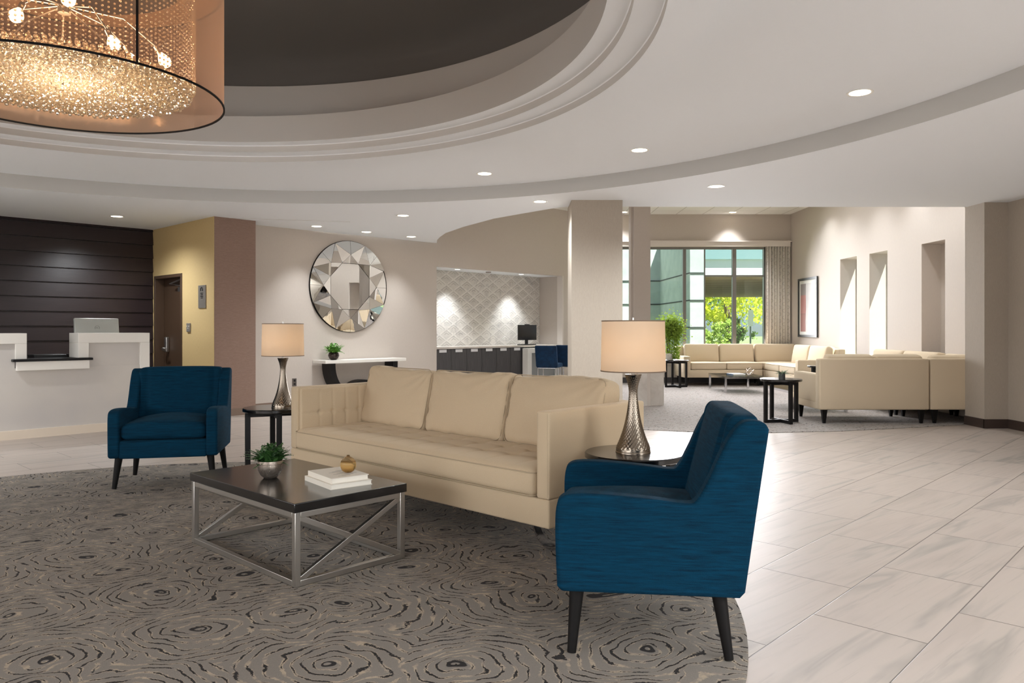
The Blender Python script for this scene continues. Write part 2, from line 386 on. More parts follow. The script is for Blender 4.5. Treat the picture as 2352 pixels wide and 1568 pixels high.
bmesh.ops.triangle_fill(bm, edges=es, use_beauty=True)
for fc in bm.faces:
    if fc.normal.z > 0: fc.normal_flip()
struct(bm_obj('ceiling', bm, M_white))
r = MB(); r.lathe([(5.8, HR), (3.25, HR), (3.25, 2.76)], 200, c=(DC.x, DC.y, 0), cap=False)
struct(r.build('ceiling', M_white, smooth=30))
r = MB(); r.lathe([(5.8, H1), (5.8, HR)], 200, c=(DC.x, DC.y, 0), cap=False); struct(r.build('trim_6', M_shaded, smooth=30))
def ring(prof, m, nm):
    r = MB()
    for p in prof: r.lathe(p, 200, c=(DC.x, DC.y, 0), cap=False)
    return struct(r.build(nm, m, smooth=30))
ring([[(3.25, 2.76), (3.02, 2.76)], [(3.02, 2.806), (3.016, 2.812), (3.0, 2.815), (2.872, 2.815)], [(2.872, 2.866), (2.868, 2.872), (2.85, 2.876), (2.752, 2.876)]], M_white, 'trim_1')
ring([[(3.02, 2.76), (3.02, 2.806)], [(2.872, 2.815), (2.872, 2.866)], [(2.752, 2.876), (2.752, 3.10)], [(2.752, 3.10), (2.80, 3.11), (3.07, 3.11), (3.07, 3.46)]], M_shaded, 'trim_7')
dome = [(3.07, 3.455), (3.10, 3.46), (3.10, 3.6)]+[(3.10*math.cos(t), 3.6+.45*math.sin(t)) for t in [PI/2*i/12 for i in range(1, 13)]]
r = MB(); r.lathe([(max(a, .001), b) for a, b in dome], 120, c=(DC.x, DC.y, 0), cap=False); struct(r.build('ceiling', M_dome, smooth=60))
# bulkhead above the low ceiling's edge, and the high lounge ceiling with its grid of panels
r = MB()
for (x0, y0), (x1, y1) in zip(bcurve[:-1], bcurve[1:]): r.add([(x0, y0, H1), (x1, y1, H1), (x1, y1, H2+.02), (x0, y0, H2+.02)], [(0, 1, 2, 3)])
struct(r.build('wall_bulkhead', M_wall))
hc = MB(); hc.add([(x, y, H2) for x, y in [(-3.0, 9.8), (6.7, 9.8), (6.7, 17.8), (-3.0, 17.8)]], [(3, 2, 1, 0)])
m = mat('acoustic_panel', (238, 236, 232), .9); n = N(m); s3 = n.sep(n.coord())
fx = n.math('FRACT', n.math('DIVIDE', n.math('SUBTRACT', s3[0], .13), .61)); fy = n.math('FRACT', n.math('DIVIDE', s3[1], 1.22))
g = n.math('MINIMUM', n.math('MULTIPLY', n.math('MINIMUM', fx, n.math('SUBTRACT', 1, fx)), .61), n.math('MULTIPLY', n.math('MINIMUM', fy, n.math('SUBTRACT', 1, fy)), 1.22))
n.col(n.mix(n.step(g, .006, .012), (196, 192, 186), (238, 236, 232))); struct(hc.build('ceiling', m))
m0 = MB()
m0.bar(G(5.05, 10.52, H1-.0015), G(6.55, 9.55, H1-.0015), .005, .003); struct(m0.build('trim_2', mat('ceiling_joint', (198, 196, 190), .8)))

# ------------------------------------------------------------------ rotunda walls (local X = E1, local Y = E2)
def gb(name, lo, hi, m, **k): return struct(MB().b2(lo, hi).build(name, m, rotz=GA, **k))
# wall behind the reception: overlapping dark planks
MB_p = MB(); zz = 0; k = 0
MB_p.b2((-5, 12.64, 0), (5.0, 12.8, H1))
while zz < H1:
    h = .2155; MB_p.prism([(12.66, zz), (12.60, zz+.004), (12.625, min(H1, zz+h-.006)), (12.66, min(H1, zz+h-.006))], -4.9, 4.895, 'x'); zz += h
struct(MB_p.build('wall_reception', M_plank, rotz=GA, recalc=True))
# gold wall with a door
DY0, DY1, DZ = 11.52, 12.55, 2.09
gm = MB(); gm.b2((4.9, 10.474, 0), (4.905, 10.9, H1)); gm.b2((4.9, 10.9, 0), (5.05, DY0, H1)); gm.b2((4.9, DY1, 0), (5.05, 12.64, H1)); gm.b2((4.9, DY0, DZ), (5.05, DY1, H1)); struct(gm.build('wall_gold', M_gold, rotz=GA))
d = MB(); d.b2((5.03, DY0, 0), (5.07, DY1, DZ)); door = struct(d.build('door_1', M_door, rotz=GA))
fr = MB(); fr.b2((4.885, DY0, 0), (5.03, DY0+.05, DZ)); fr.b2((4.885, DY1-.05, 0), (5.03, DY1, DZ)); fr.b2((4.885, DY0+.05, DZ-.05), (5.03, DY1-.05, DZ)); fr.build('door_frame', M_door, door, bevel=.004)
hh = MB(); hh.rbox((5.0, 12.34, 1.0), (.06, .085, .24), .015, .03); hh.tube([(4.985, 12.34, .93), (4.93, 12.34, .93), (4.92, 12.30, .93), (4.92, 12.18, .935)], .014); hh.tube([(4.985, 12.36, .93), (4.94, 12.36, .93)], .03, 16); hh.build('door_handle', M_nickel, door, smooth=50)
cl = MB(); cl.box((4.99, 11.72, 1.86), (.05, .24, .07)); cl.tube([(4.975, 11.75, 1.91), (4.92, 12.02, 1.95), (4.97, 11.66, 2.02)], .013); cl.build('door_closer', M_nickel, door)
gb('wall_brown', (4.905, 10.47, 0), (5.53, 10.9, H1), M_brown)
# mirror wall and its opening into the work nook
OA0, OA1, OZ = 9.38, 13.09, 2.428
w = MB(); w.b2((5.5, 10.87, 0), (OA0, 11.0, H2+.02)); w.b2((OA1, 10.87, 0), (14.05, 11.0, H2+.02)); w.b2((OA0, 10.87, OZ), (OA1, 11.0, H2+.02)); struct(w.build('wall_back', M_wall2, rotz=GA))
w = MB(); w.b2((OA0-.1, 11.58, 0), (OA1+.1, 11.66, OZ+.1)); struct(w.build('wall_nook', M_mosaic, rotz=GA))
w = MB(); w.b2((OA0-.1, 11.0, 0), (OA0, 11.58, OZ)); w.b2((OA1, 11.0, 0), (OA1+.1, 11.58, OZ)); struct(w.build('wall_nook', M_wall, rotz=GA))
gb('ceiling', (OA0-.1, 11.0, OZ), (OA1+.1, 11.6, OZ+.08), M_white)
gb('trim_3', (OA1-.035, 10.862, 0), (OA1, 11.02, OZ), M_trim)
gb('wall_rear', (-5.0, -3.6, 0), (6.2, -3.45, H1), M_wall2)
gb('wall_left', (-5.05, -3.6, 0), (-4.9, 12.8, H1), M_wall2)
gb('baseboard_brown', (4.9, 10.458, 0), (5.535, 10.47, .105), M_base2)
gb('baseboard_back', (5.53, 10.858, 0), (OA0, 10.87, .105), M_base2)
gb('baseboard_gold', (4.888, 10.46, 0), (4.9, 11.5, .105), M_base2)
# big pillar, slim column with marble pedestal
w = MB(); w.b2((.735, 9.41, 0), (1.365, 10.05, H1)); struct(w.build('wall_pillar', M_pillar))
w = MB(); w.b2((.725, 9.40, 0), (1.375, 10.06, .10)); struct(w.build('baseboard_pillar', M_base))
w = MB(); w.b2((1.965, 12.3, 0), (2.235, 12.62, H2)); w.b2((1.925, 12.36, 0), (1.965, 12.56, H2)); struct(w.build('wall_column', M_wall))
w = MB(); w.prism([(2.03, 12.24), (2.48, 12.42), (2.36, 12.85), (1.95, 12.7)], 0, 1.12); struct(w.build('trim_4', M_marble, bevel=.01))
# lounge: window wall
WY = 17.6; WX0, WX1, WZ0, WZ1 = 2.2, 5.86, .48, 3.14
w = MB(); w.b2((1.6, WY, 0), (6.7, WY+.16, WZ0)); w.b2((1.6, WY, WZ1), (6.7, WY+.16, H2+.02)); w.b2((1.6, WY, WZ0), (WX0, WY+.16, WZ1)); w.b2((WX1+.12, WY, WZ0), (6.7, WY+.16, WZ1)); struct(w.build('wall_window', M_wall))
gbb = MB().b2((1.75, WY-.012, 0), (6.44, WY, .13)); struct(gbb.build('baseboard_window', mat('slate_baseboard', (60, 58, 60), .5)))
gbb = MB().b2((1.75, WY-.09, 3.145), (6.40, WY, 3.25)); gbb.b2((1.75, WY-.12, 3.25), (6.43, WY, 3.275)); struct(gbb.build('trim_5', M_trim))
win = MB(); FY = WY+.06
def fb(x0, x1, z0, z1, d=.07): win.b2((x0, FY-d/2, z0), (x1, FY+d/2, z1))
fb(WX0, WX1+.12, WZ0, WZ0+.05); fb(WX0, WX1+.12, WZ1-.05, WZ1)
for x0, x1 in ((WX0, WX0+.05), (3.955, 4.025), (5.10, 5.185), (WX1-.04, WX1+.12), (3.0, 3.05)): fb(x0, x1, WZ0+.05, WZ1-.05, .1 if x0 > 3.2 else .07)
fb(4.45, 4.475, WZ0+.05, WZ1-.05, .05)
fb(4.475, 5.10, 2.455, 2.495); fb(5.185, WX1-.04, 2.455, 2.495)
wo = struct(win.build('window_1', M_frame))
pn = MB().b2((WX0+.05, FY-.003, WZ0+.05), (WX1-.04, FY+.003, WZ1-.05)); pn.build('pane', M_pane, wo)
sl = MB().b2((WX0-.02, WY-.05, WZ0-.04), (WX1+.1, WY+.03, WZ0)); sl.build('window_sill', M_trim, wo)
# lounge: right wall with three tall niches
RX = 6.44; w = MB(); niches = [(14.23, 14.95, 2.61), (13.07, 13.73, 2.60), (11.33, 11.98, 2.58)]
ys = [17.7]
for y0, y1, z in niches: ys += [y1, y0]
ys.append(9.9)
for i in range(0, len(ys), 2): w.b2((RX, ys[i+1], 0), (RX+.36, ys[i], H2+.02))
for k, (y0, y1, z) in enumerate(niches):
    w.b2((RX, y0, z), (RX+.36, y1, H2+.02)); w.b2((RX, y0, 0), (RX+.36, y1, .38))
    if k == 2: w.b2((RX+.30, y0, .38), (RX+.36, y1, z))
    else:
        sw = MB(); sw.b2((RX+.33, y0, .38), (RX+.355, y0+.03, z)); sw.b2((RX+.33, y1-.03, .38), (RX+.355, y1, z)); sw.b2((RX+.33, y0, .38), (RX+.355, y1, .41))
        so1 = struct(sw.build('window_%d' % (k+4), M_frame)); MB().b2((RX+.34, y0+.03, .41), (RX+.344, y1-.03, z)).build('pane', M_pane, so1)
struct(w.build('wall_right', M_wall2))
w = MB(); w.b2((5.94, 9.58, 0), (6.50, 9.99, H1+.02)); w.b2((6.24, 1.0, 0), (6.40, 9.58, H1+.02)); struct(w.build('wall_pier', M_pillar))
w = MB(); w.b2((5.928, 9.568, 0), (5.94, 9.99, .115)); w.b2((5.928, 9.568, 0), (6.24, 9.58, .115)); w.b2((6.228, 1.0, 0), (6.24, 9.568, .115)); struct(w.build('baseboard_right', M_base))
w = MB().b2((5.94, 9.97, H1), (6.5, 10.0, H2)); struct(w.build('wall_pier', M_wall))

# ------------------------------------------------------------------ downlights
M_ringtrim = mat('white_lamp_trim', (240, 238, 232), .4)
def downlight(x, y, z, power, label, cat='ceiling light', angle=100, blend=.9, col=(.925, .965, 1), r=.075):
    t = thing('downlight', label, cat, (x, y, z), 0, 'recessed ceiling downlights')
    MB().lathe([(r, -.001), (r+.018, -.004), (r+.02, -.001), (r+.018, .0)], 28, cap=False).build('trim_ring', M_ringtrim, t, smooth=60)
    MB().lathe([(.001, -.0015), (r, -.0015)], 28, cap=False).build('lens', M_lens, t)
    light('lamp_light', 'SPOT', (0, 0, -.03), power, col, parent=t, spot_size=math.radians(angle), spot_blend=blend, shadow_soft_size=.06)
    return t
P0 = 85
for x, y, z, l, p in [
    (2.58, 5.65, HR, 'round ceiling downlight in the raised ring, nearest on the right', .7), (1.25, 7.47, HR, 'ceiling downlight in the raised ring, middle one above the lamp side', 1), (-.31, 8.6, HR, 'ceiling downlight in the raised ring, farthest and leftmost of its three', 1),
    (2.28, 8.51, H1, 'ceiling downlight just outside the ring, right of the big pillar', 1), (.35, 9.53, H1, 'ceiling downlight just left of the top of the big pillar', .6), (-1.53, 10.7, H1, 'ceiling downlight in the low ceiling right of the round mirror', 1),
    (-5.59, 10.78, H1, 'ceiling downlight above the reception desk', 1), (-3.03, 11.82, H1, 'ceiling downlight above the left edge of the round mirror', .5), (-2.39, 12.51, H1, 'ceiling downlight above the right half of the round mirror', .3), (-1.74, 13.16, H1, 'ceiling downlight at the corner right of the round mirror', .5),
    (5.01, 17.30, H2-.001, 'ceiling downlight in the panelled ceiling above the window', .6), (2.54, 17.27, H2-.001, 'ceiling downlight in the panelled ceiling between pillar and slim column', .6)]:
    downlight(x, y, z, P0*p, l, angle=90 if y > 11.5 else 150)
for a, b, l in ((10.21, 11.2, 'left small downlight above the dark cabinets in the nook'), (12.07, 11.2, 'right small downlight above the dark cabinets in the nook')):
    p = G(a, b, OZ); downlight(p.x, p.y, p.z, 60, l, angle=85, blend=.7, r=.05)
# unseen downlights of the same kind; ring and low ceiling ones added for bounce light
for i in range(7):
    t = math.radians(130+i*30); p = (DC.x+5.1*math.cos(t), DC.y+5.1*math.sin(t))
    if not (p[1] > .5 and abs(p[0])/max(.01, p[1]) < .75): downlight(p[0], p[1], HR, P0*1.1, 'added unseen ceiling downlight in the raised ring behind the viewer', angle=120)
for p in ((4.6, .6), (4.9, 2.6), (5.2, 4.6), (2.6, -.4), (3.6, 1.6)): downlight(p[0], p[1], H1, P0*.95, 'added unseen ceiling downlight in the low ceiling behind the viewer', angle=140)
for p in ((5.9, 15.4), (5.75, 14.55), (5.75, 13.25), (5.9, 12.0), (5.8, 10.9), (4.2, 14.2), (4.2, 11.8), (2.2, 14.6), (.9, 12.6), (.2, 13.6)):  # unseen; last two added to lighten the wall above the nook
    downlight(p[0], p[1], H2-.001, 31, 'unseen ceiling downlight in the high lounge ceiling', angle=120)
for a, b in ((.2, 11.4), (.9, 9.3), (-1.5, 10.5), (-2.5, 8.0)):  # unseen downlights added to brighten ceiling and floor on the left
    p = G(a, b); downlight(p.x, p.y, H1, P0, 'added unseen ceiling downlight over the left end of reception', angle=130)
smk = MB().lathe([(.001, -.02), (.05, -.02), (.06, 0)], 20, c=tuple(G(11.07, 11.2, OZ)), cap=False); tag(smk.build('smoke_detector', mat('grey_metal', (150, 140, 132), .5), smooth=40), 'small flat disc between the two nook downlights', 'smoke detector')

# ------------------------------------------------------------------ chandelier
ch = thing('chandelier', 'large drum chandelier with bronze mesh shade, hanging crystals and glowing bulbs', 'chandelier', (DC.x, DC.y, 2.435))
def film():
    m = bpy.data.materials.new('bronze_mesh_film'); m.use_nodes = True; t = m.node_tree; t.nodes.clear(); n = N(m)
    o = n.new('ShaderNodeOutputMaterial'); tr = n.new('ShaderNodeBsdfTransparent'); tr.inputs[0].default_value = lin((244, 216, 192))
    df = n.new('ShaderNodeBsdfDiffuse'); df.inputs[0].default_value = lin((184, 152, 136)); tl = n.new('ShaderNodeBsdfTranslucent'); tl.inputs[0].default_value = lin((205, 176, 158))
    gl = n.new('ShaderNodeBsdfGlossy'); gl.inputs[0].default_value = lin((225, 190, 165)); gl.inputs['Roughness'].default_value = .12
    a = n.new('ShaderNodeAddShader'); m1 = n.new('ShaderNodeMixShader'); m1.inputs[0].default_value = .5; m2 = n.new('ShaderNodeMixShader'); m2.inputs[0].default_value = .16; m3 = n.new('ShaderNodeMixShader')
    lw = n.new('ShaderNodeLayerWeight'); lw.inputs[0].default_value = .45
    L = t.links.new; L(df.outputs[0], m1.inputs[1]); L(tl.outputs[0], m1.inputs[2]); L(m1.outputs[0], m2.inputs[1]); L(gl.outputs[0], m2.inputs[2])
    fac = n.math('ADD', .20, n.math('MULTIPLY', lw.outputs['Facing'], .6)); L(fac, m3.inputs[0]); L(tr.outputs[0], m3.inputs[1]); L(m2.outputs[0], m3.inputs[2]); L(m3.outputs[0], o.inputs[0]); return m
M_film = film(); SH = .64
MB().lathe([(.762, 0), (.762, SH)], 96, cap=False).build('drum_shade', M_film, ch, smooth=180)
MB().lathe([(.758, 0), (.766, 0), (.766, .009), (.758, .009), (.758, 0)], 96, cap=False).build('lower_ring', M_leg, ch, smooth=40)
MB().lathe([(.755, SH), (.768, SH), (.768, SH+.012), (.755, SH+.012), (.755, SH)], 96, cap=False).build('upper_ring', M_leg, ch, smooth=40)
MB().lathe([(.56, SH+.004), (.755, SH+.004)], 96, cap=False).build('top_plate', mat('champagne_metal_plate', (196, 170, 140), .35, .8), ch)
sa = math.atan2(-3.88+.05, 2.28-.62)
MB().bar((.765*math.cos(math.radians(-38)), .765*math.sin(math.radians(-38)), 0), (.765*math.cos(math.radians(-38)), .765*math.sin(math.radians(-38)), SH), .008, .008).build('shade_seam', M_leg, ch)
def crystal():
    m = bpy.data.materials.new('crystal_bead'); m.use_nodes = True; t = m.node_tree; t.nodes.clear()
    o = t.nodes.new('ShaderNodeOutputMaterial'); g = t.nodes.new('ShaderNodeBsdfGlossy'); g.inputs['Roughness'].default_value = .06; g.inputs[0].default_value = lin((255, 250, 242))
    r = t.nodes.new('ShaderNodeBsdfRefraction'); r.inputs['IOR'].default_value = 1.45; r.inputs['Roughness'].default_value = .03; r.inputs[0].default_value = lin((255, 246, 232))
    l = t.nodes.new('ShaderNodeBsdfTranslucent'); l.inputs[0].default_value = lin((250, 236, 214)); mx = t.nodes.new('ShaderNodeMixShader'); mx.inputs[0].default_value = .5
    m2 = t.nodes.new('ShaderNodeMixShader'); m2.inputs[0].default_value = .3
    t.links.new(r.outputs[0], mx.inputs[1]); t.links.new(g.outputs[0], mx.inputs[2]); t.links.new(mx.outputs[0], m2.inputs[1]); t.links.new(l.outputs[0], m2.inputs[2]); t.links.new(m2.outputs[0], o.inputs[0]); return m
M_cry = crystal()
ico = bmesh.new(); bmesh.ops.create_icosphere(ico, subdivisions=1, radius=1); IV = [v.co.copy() for v in ico.verts]; IF = [tuple(v.index for v in f.verts) for f in ico.faces]; ico.free()
def beads(spots):
    b = MB()
    for x, y, z, r in spots:
        a = random.random()*6; ca, sa_ = math.cos(a), math.sin(a)
        b.add([(x+r*(v.x*ca-v.y*sa_), y+r*(v.x*sa_+v.y*ca), z+r*v.z) for v in IV], IF)
    return b
sp = []
for k in range(17):
    R = .04+k*.0345; nn = int(2*PI*R/.031)
    for j in range(nn):
        a = 2*PI*j/nn+k*.3; z = .058+.05*(1-(R/.6)**2)*.0+random.uniform(-.006, .006)
        for l in range(2): sp.append((R*math.cos(a), R*math.sin(a), z+l*.034, .0125))
o = beads(sp).build('crystal_beads', M_cry, ch); o['kind'] = 'stuff'
sp = []
for j in range(150):
    a = 2*PI*j/150
    for z in range(24): sp.append((.615*math.cos(a), .615*math.sin(a), .10+z*.022, .0058))
o = beads(sp).build('bead_curtain', M_cry, ch); o['kind'] = 'stuff'
for i in range(10):
    a = 2*PI*i/10+.25; R = .33 if i % 2 else .46; z = .24+.05*(i % 3)
    x, y = R*math.cos(a), R*math.sin(a)
    tilt = Vector((math.cos(a)*.5, math.sin(a)*.5, -.85)).normalized()
    p = Vector((x, y, z))
    b = MB(); M3 = tilt.to_track_quat('Z', 'Y').to_matrix()
    prof = [(.001, .058), (.018, .054), (.029, .038), (.031, .022), (.024, .004), (.013, -.016), (.012, -.02)]
    bb = MB().lathe(prof, 14, cap=False); b.add([M3 @ Vector(v)+p for v in bb.v], bb.f)
    arm = MB().tube([(0, 0, .46), Vector((x*.6, y*.6, .42)), p-tilt*.06], .004, 6); arm.tube([p-tilt*.06, p-tilt*.018], .014, 10)
    ar = arm.build('bulb_arm', M_nickel, ch, smooth=60); b.build('bulb', M_bulb, ar, smooth=180)
MB().tube([(0, 0, .42), (0, 0, .64)], .03, 20).build('hub', M_nickel, ch, smooth=50)
for a in (0, 2.1, 4.2): MB().tube([(.3*math.cos(a), .3*math.sin(a), SH), (.3*math.cos(a), .3*math.sin(a), 1.58)], .006, 8).build('suspension_rod', M_nickel, ch, smooth=60)
light('bulb_glow', 'POINT', (0, 0, .22), 12, (1, .87, .70), parent=ch, shadow_soft_size=.3)

# ------------------------------------------------------------------ upholstery
def wr(p, s, a): return a*noise.noise(Vector(p)*s)
def puff(b=.02, w=.004, ax=2, sag=0):
    i, j = [k for k in (0, 1, 2) if k != ax]
    def fn(p, h):
        q = Vector(p); u = p[i]/h[i]; v = p[j]/h[j]; q[ax] += (1 if p[ax] > 0 else -1)*b*(1-u*u)*(1-v*v)
        e = max(abs(u), abs(v))**3; q[ax] += w*e*noise.noise(Vector((p[0]*22, p[1]*22, p[2]*22))); return q
    return fn
def rrect(w, d, r, z, n=5, ax='xy'):
    pts = []
    for cx, cy, a0 in ((w/2-r, d/2-r, 0), (-w/2+r, d/2-r, 90), (-w/2+r, -d/2+r, 180), (w/2-r, -d/2+r, 270)):
        for k in range(n+1): t = math.radians(a0+90*k/n); pts.append((cx+r*math.cos(t), cy+r*math.sin(t), z))
    return pts

# blue armchairs: x sideways, +y to the front, z up, origin at the bottom rear centre
def catmull(P, k=6):
    out = []
    for i in range(len(P)-1):
        p0, p1, p2, p3 = [Vector(P[max(0, min(len(P)-1, j))]) for j in (i-1, i, i+1, i+2)]
        for s_ in range(k):
            t = s_/k; out.append(tuple(.5*((2*p1)+(-p0+p2)*t+(2*p0-5*p1+4*p2-p3)*t*t+(-p0+3*p1-3*p2+p3)*t**3)))
    out.append(tuple(P[-1])); return out
def armchair(label, loc, ang):
    t = thing('armchair', label, 'armchair', loc, ang, 'blue armchairs facing the sofa group')
    prof = catmull([(.70, .26), (.707, .45), (.703, .56), (.68, .602), (.62, .615), (.50, .613), (.336, .60), (.22, .588), (.178, .60), (.13, .685), (.09, .775), (.05, .85), (.012, .892), (-.03, .902), (-.07, .892), (-.086, .868)], 4)
    poly = [(.02, .24), (.685, .24)]+prof+[(-.04, .55), (0, .262)]
    for sgn, nm in ((1, 'arm'), (-1, 'arm')):
        x0, x1 = (.315, .40) if sgn > 0 else (-.40, -.315)
        s_ = MB().prism(poly, x0, x1, 'x'); o = s_.build(nm, M_blue, t, recalc=True)
        b = o.modifiers.new('bevel', 'BEVEL'); b.width = .026; b.segments = 4; b.limit_method = 'ANGLE'; b.angle_limit = math.radians(50)
        o.data.polygons.foreach_set('use_smooth', [True]*len(o.data.polygons)); o.data.set_sharp_from_angle(angle=math.radians(80))
        xo = x1 if sgn > 0 else x0
    # front rail and deck
    MB().rbox((0, .37, .305), (.645, .655, .14), .02, .08).build('seat_base', M_blue, t, smooth=60)
    def seatf(p, h):
        q = Vector(p); u = p[0]/h[0]; v = p[1]/h[1]
        if p[2] > 0: q.z += .055*(1-u*u)*(1-.55*v*v)
        if p[1] > h[1]*.6: q.y += .012*(1-u*u)
        return q
    MB().rbox((0, .39, .438), (.630, .61, .118), .045, .035, seatf, seg=5).build('seat_cushion', M_blue, t, smooth=180)
    # back: reclined slab between the wings, with two vertical welted folds
    def backf(p, h):
        q = Vector(p); u = p[0]/h[0]; z = (p[2]+h[2])/(2*h[2])
        if p[1] > 0:
            q.y += .022*(1-u*u)*math.sin(PI*min(1, z*.8+.15)) - .026*math.exp(-((abs(u)-.80)/.04)**2)
        q.y -= (.1355+.0195*p[1]/h[1])*z
        q.z += .010*(1-u**4)*max(0, z-.7)/.3
        return q
    MB().rbox((0, .125, .585), (.672, .155, .645), .035, .022, backf, seg=5).build('backrest', M_blue, t, smooth=180)
    for sx in (-1, 1):
        for y0, y1 in ((.625, .645), (.09, .055)):
            l = MB(); a = Vector((sx*.335, y0, .25)); b2 = Vector((sx*.365, y1, 0)); l.tube([a, b2], [.029, .017], 20); l.build('leg', M_leg, t, smooth=50)
    return t
ca = armchair('blue fabric armchair in the right foreground seen from its side', (.913, 3.217, RUG), math.atan2(.118, -.993)-PI/2)
fB = (.21, -.978)
dup(ca, (-2.866, 6.62, RUG), math.atan2(fB[1], fB[0])-PI/2, 'blue fabric armchair on the left facing the viewer before the reception desk')

# main sofa: local x = depth toward the back, y = length
SL, SD = 2.61, .92
so = thing('sofa', 'long sand coloured sofa with tufted seat and three loose back cushions', 'sofa', G(3.06, 2.64, RUG), GA)
MB().rbox((SD/2, SL/2, .255), (SD, SL, .155), .012, .3).build('base', M_cream, so, smooth=50)
def tuft_arm(p, h):
    q = Vector(p)
    return q
for y0 in (.0, SL-.092):
    a = MB().rbox((SD/2-.01, y0+.046, .566), (SD-.02, .092, .468), .014, .06); ao = a.build('arm', M_cream, so, smooth=50)
    fx = -.0; pts = [(fx+.002, y0+.012, .345), (fx+.002, y0+.012, .788), (fx+.002, y0+.08, .788), (fx+.002, y0+.08, .345)]
    MB().tube(pts, .0022, 6).build('piping', M_seam, ao, smooth=60)
# tufted inner panel of the far arm
def tp(p, h):
    q = Vector(p)
    if p.y < 0:
        for bx in (-.25, -.13, -.01, .11, .23, .35):
            for bz in (-.0,):
                dd = (p.x-bx)**2+(p.z-bz)**2; q.y += .012*math.exp(-dd/.00035)
            q.y += .0045*math.exp(-((p.x-bx)/.007)**2)
        q.y += .0045*math.exp(-(p.z/.007)**2)
        q.y -= .006*abs(math.cos(PI*p.z/.29))
    return q
MB().rbox((SD/2-.03, SL-.103, .60), (SD-.10, .03, .38), .01, .009, tp).build('tufted_panel', M_cream, so, smooth=180)
MB().rbox((SD-.06, SL/2, .56), (.12, SL-.18, .47), .02, .2).build('backrest', M_cream, so, smooth=50)
cols = [(-SL/2+.26+i*.2335) for i in range(10)]
def seatt(p, h):
    q = Vector(p); u = p.x/h[0]; v = p.y/h[1]
    if p.z > h[2]*.3:
        e = max(0, 1-abs(u)**8)*max(0, 1-abs(v)**30)
        q.z += .016*e
        xs = (-.12, .06, .24)
        best = min(((p.x-bx)**2+(p.y-by)**2) for bx in xs for by in cols)
        cr = max(max(math.exp(-((p.y-by)/.011)**2) for by in cols), max(math.exp(-((p.x-bx)/.011)**2) for bx in xs)*1.0)
        q.z -= e*(.0045*cr+.016*math.exp(-best/.0016))
    else:
        pass
    if p.x < -h[0]*.8: q.x += .0025*noise.noise(Vector((p.y*55, p.z*6, 1)))+.003*noise.noise(Vector((p.y*9, 0, 3)))-.006*(1-(p.z/h[2])**2)
    return q
MB().rbox((.375, SL/2, .408), (.79, SL-.19, .148), .035, .0125, seatt, seg=4).build('seat_cushion', M_cream, so, smooth=180)
for zz in (.345, .468):
    pts = [(p[0]+.375-.006, p[1]+SL/2, zz) for p in rrect(.79, SL-.19, .035, 0)]
    MB().tube(pts, .0035, 6, True).build('piping', M_seam, so, smooth=60)
def backc(k, seed):
    def fn(p, h):
        q = Vector(p); u = p.y/h[1]; v = p.z/h[2]; s_ = 1 if p.x > 0 else -1
        q.x += s_*.038*(1-u*u)*max(0, 1-v*v)**.8
        e = max(abs(u)**6, abs(v)**6)
        q.x += .016*e*noise.noise(Vector((p.y*18+seed, p.z*18, seed)))
        fl = max(0, v)**2*(1-abs(u)**4); q.x += s_*-.0*fl
        # pulled folds fanning from the top corners
        for cy in (-1, 1):
            an = math.atan2(1.02-v, (cy*1.02-u)*cy); rr = math.hypot(1.02-v, cy*1.02-u)
            q.x += s_*.011*math.exp(-rr*1.9)*math.sin(an*17+seed)*min(1, rr*3)
        q.z += .010*math.sin(u*2.4+seed)*(v > 0)*abs(v)+.006*noise.noise(Vector((p.y*9, seed, p.z*4)))
        q.y += .008*noise.noise(Vector((seed, p.z*12, p.y*3)))*abs(u)
        return q
    return fn
cw = (SL-.19)/3
for k in range(3):
    yc = .095+cw*(k+.5); tiltM = Matrix.Rotation(math.radians(13), 3, 'Y')
    o = MB().rbox((.685, yc, .700), (.17, cw-.012+(.01 if k == 1 else 0), .465), .045, .016, backc(k, 2.3+k*1.7), tiltM, seg=4).build('back_cushion', M_cream, so, smooth=180)
    pts = []
    for y_, z_, _ in rrect(cw-.034, .45, .045, 0): pts.append(tiltM @ Vector((-.074, y_, z_))+Vector((.685, yc, .70)))
    MB().tube([(p.x, p.y, p.z) for p in pts], .0035, 6, True).build('piping', M_seam, o, smooth=60)
for y in (.14, SL-.14):
    l = MB(); pts = [(.05, y, .178), (.09, y, .10), (.17, y, .03), (.28, y, .008), (.5, y, .008), (.68, y, .008), (.79, y, .03), (.85, y, .10), (.88, y, .178)]
    pts = catmull(pts, 4); q = []
    for a_, b_ in zip(pts[:-1], pts[1:]): l.bar(a_, b_, .045, .012, up=(0, 1, 0.01))
    l.build('leg', M_chrome, so)

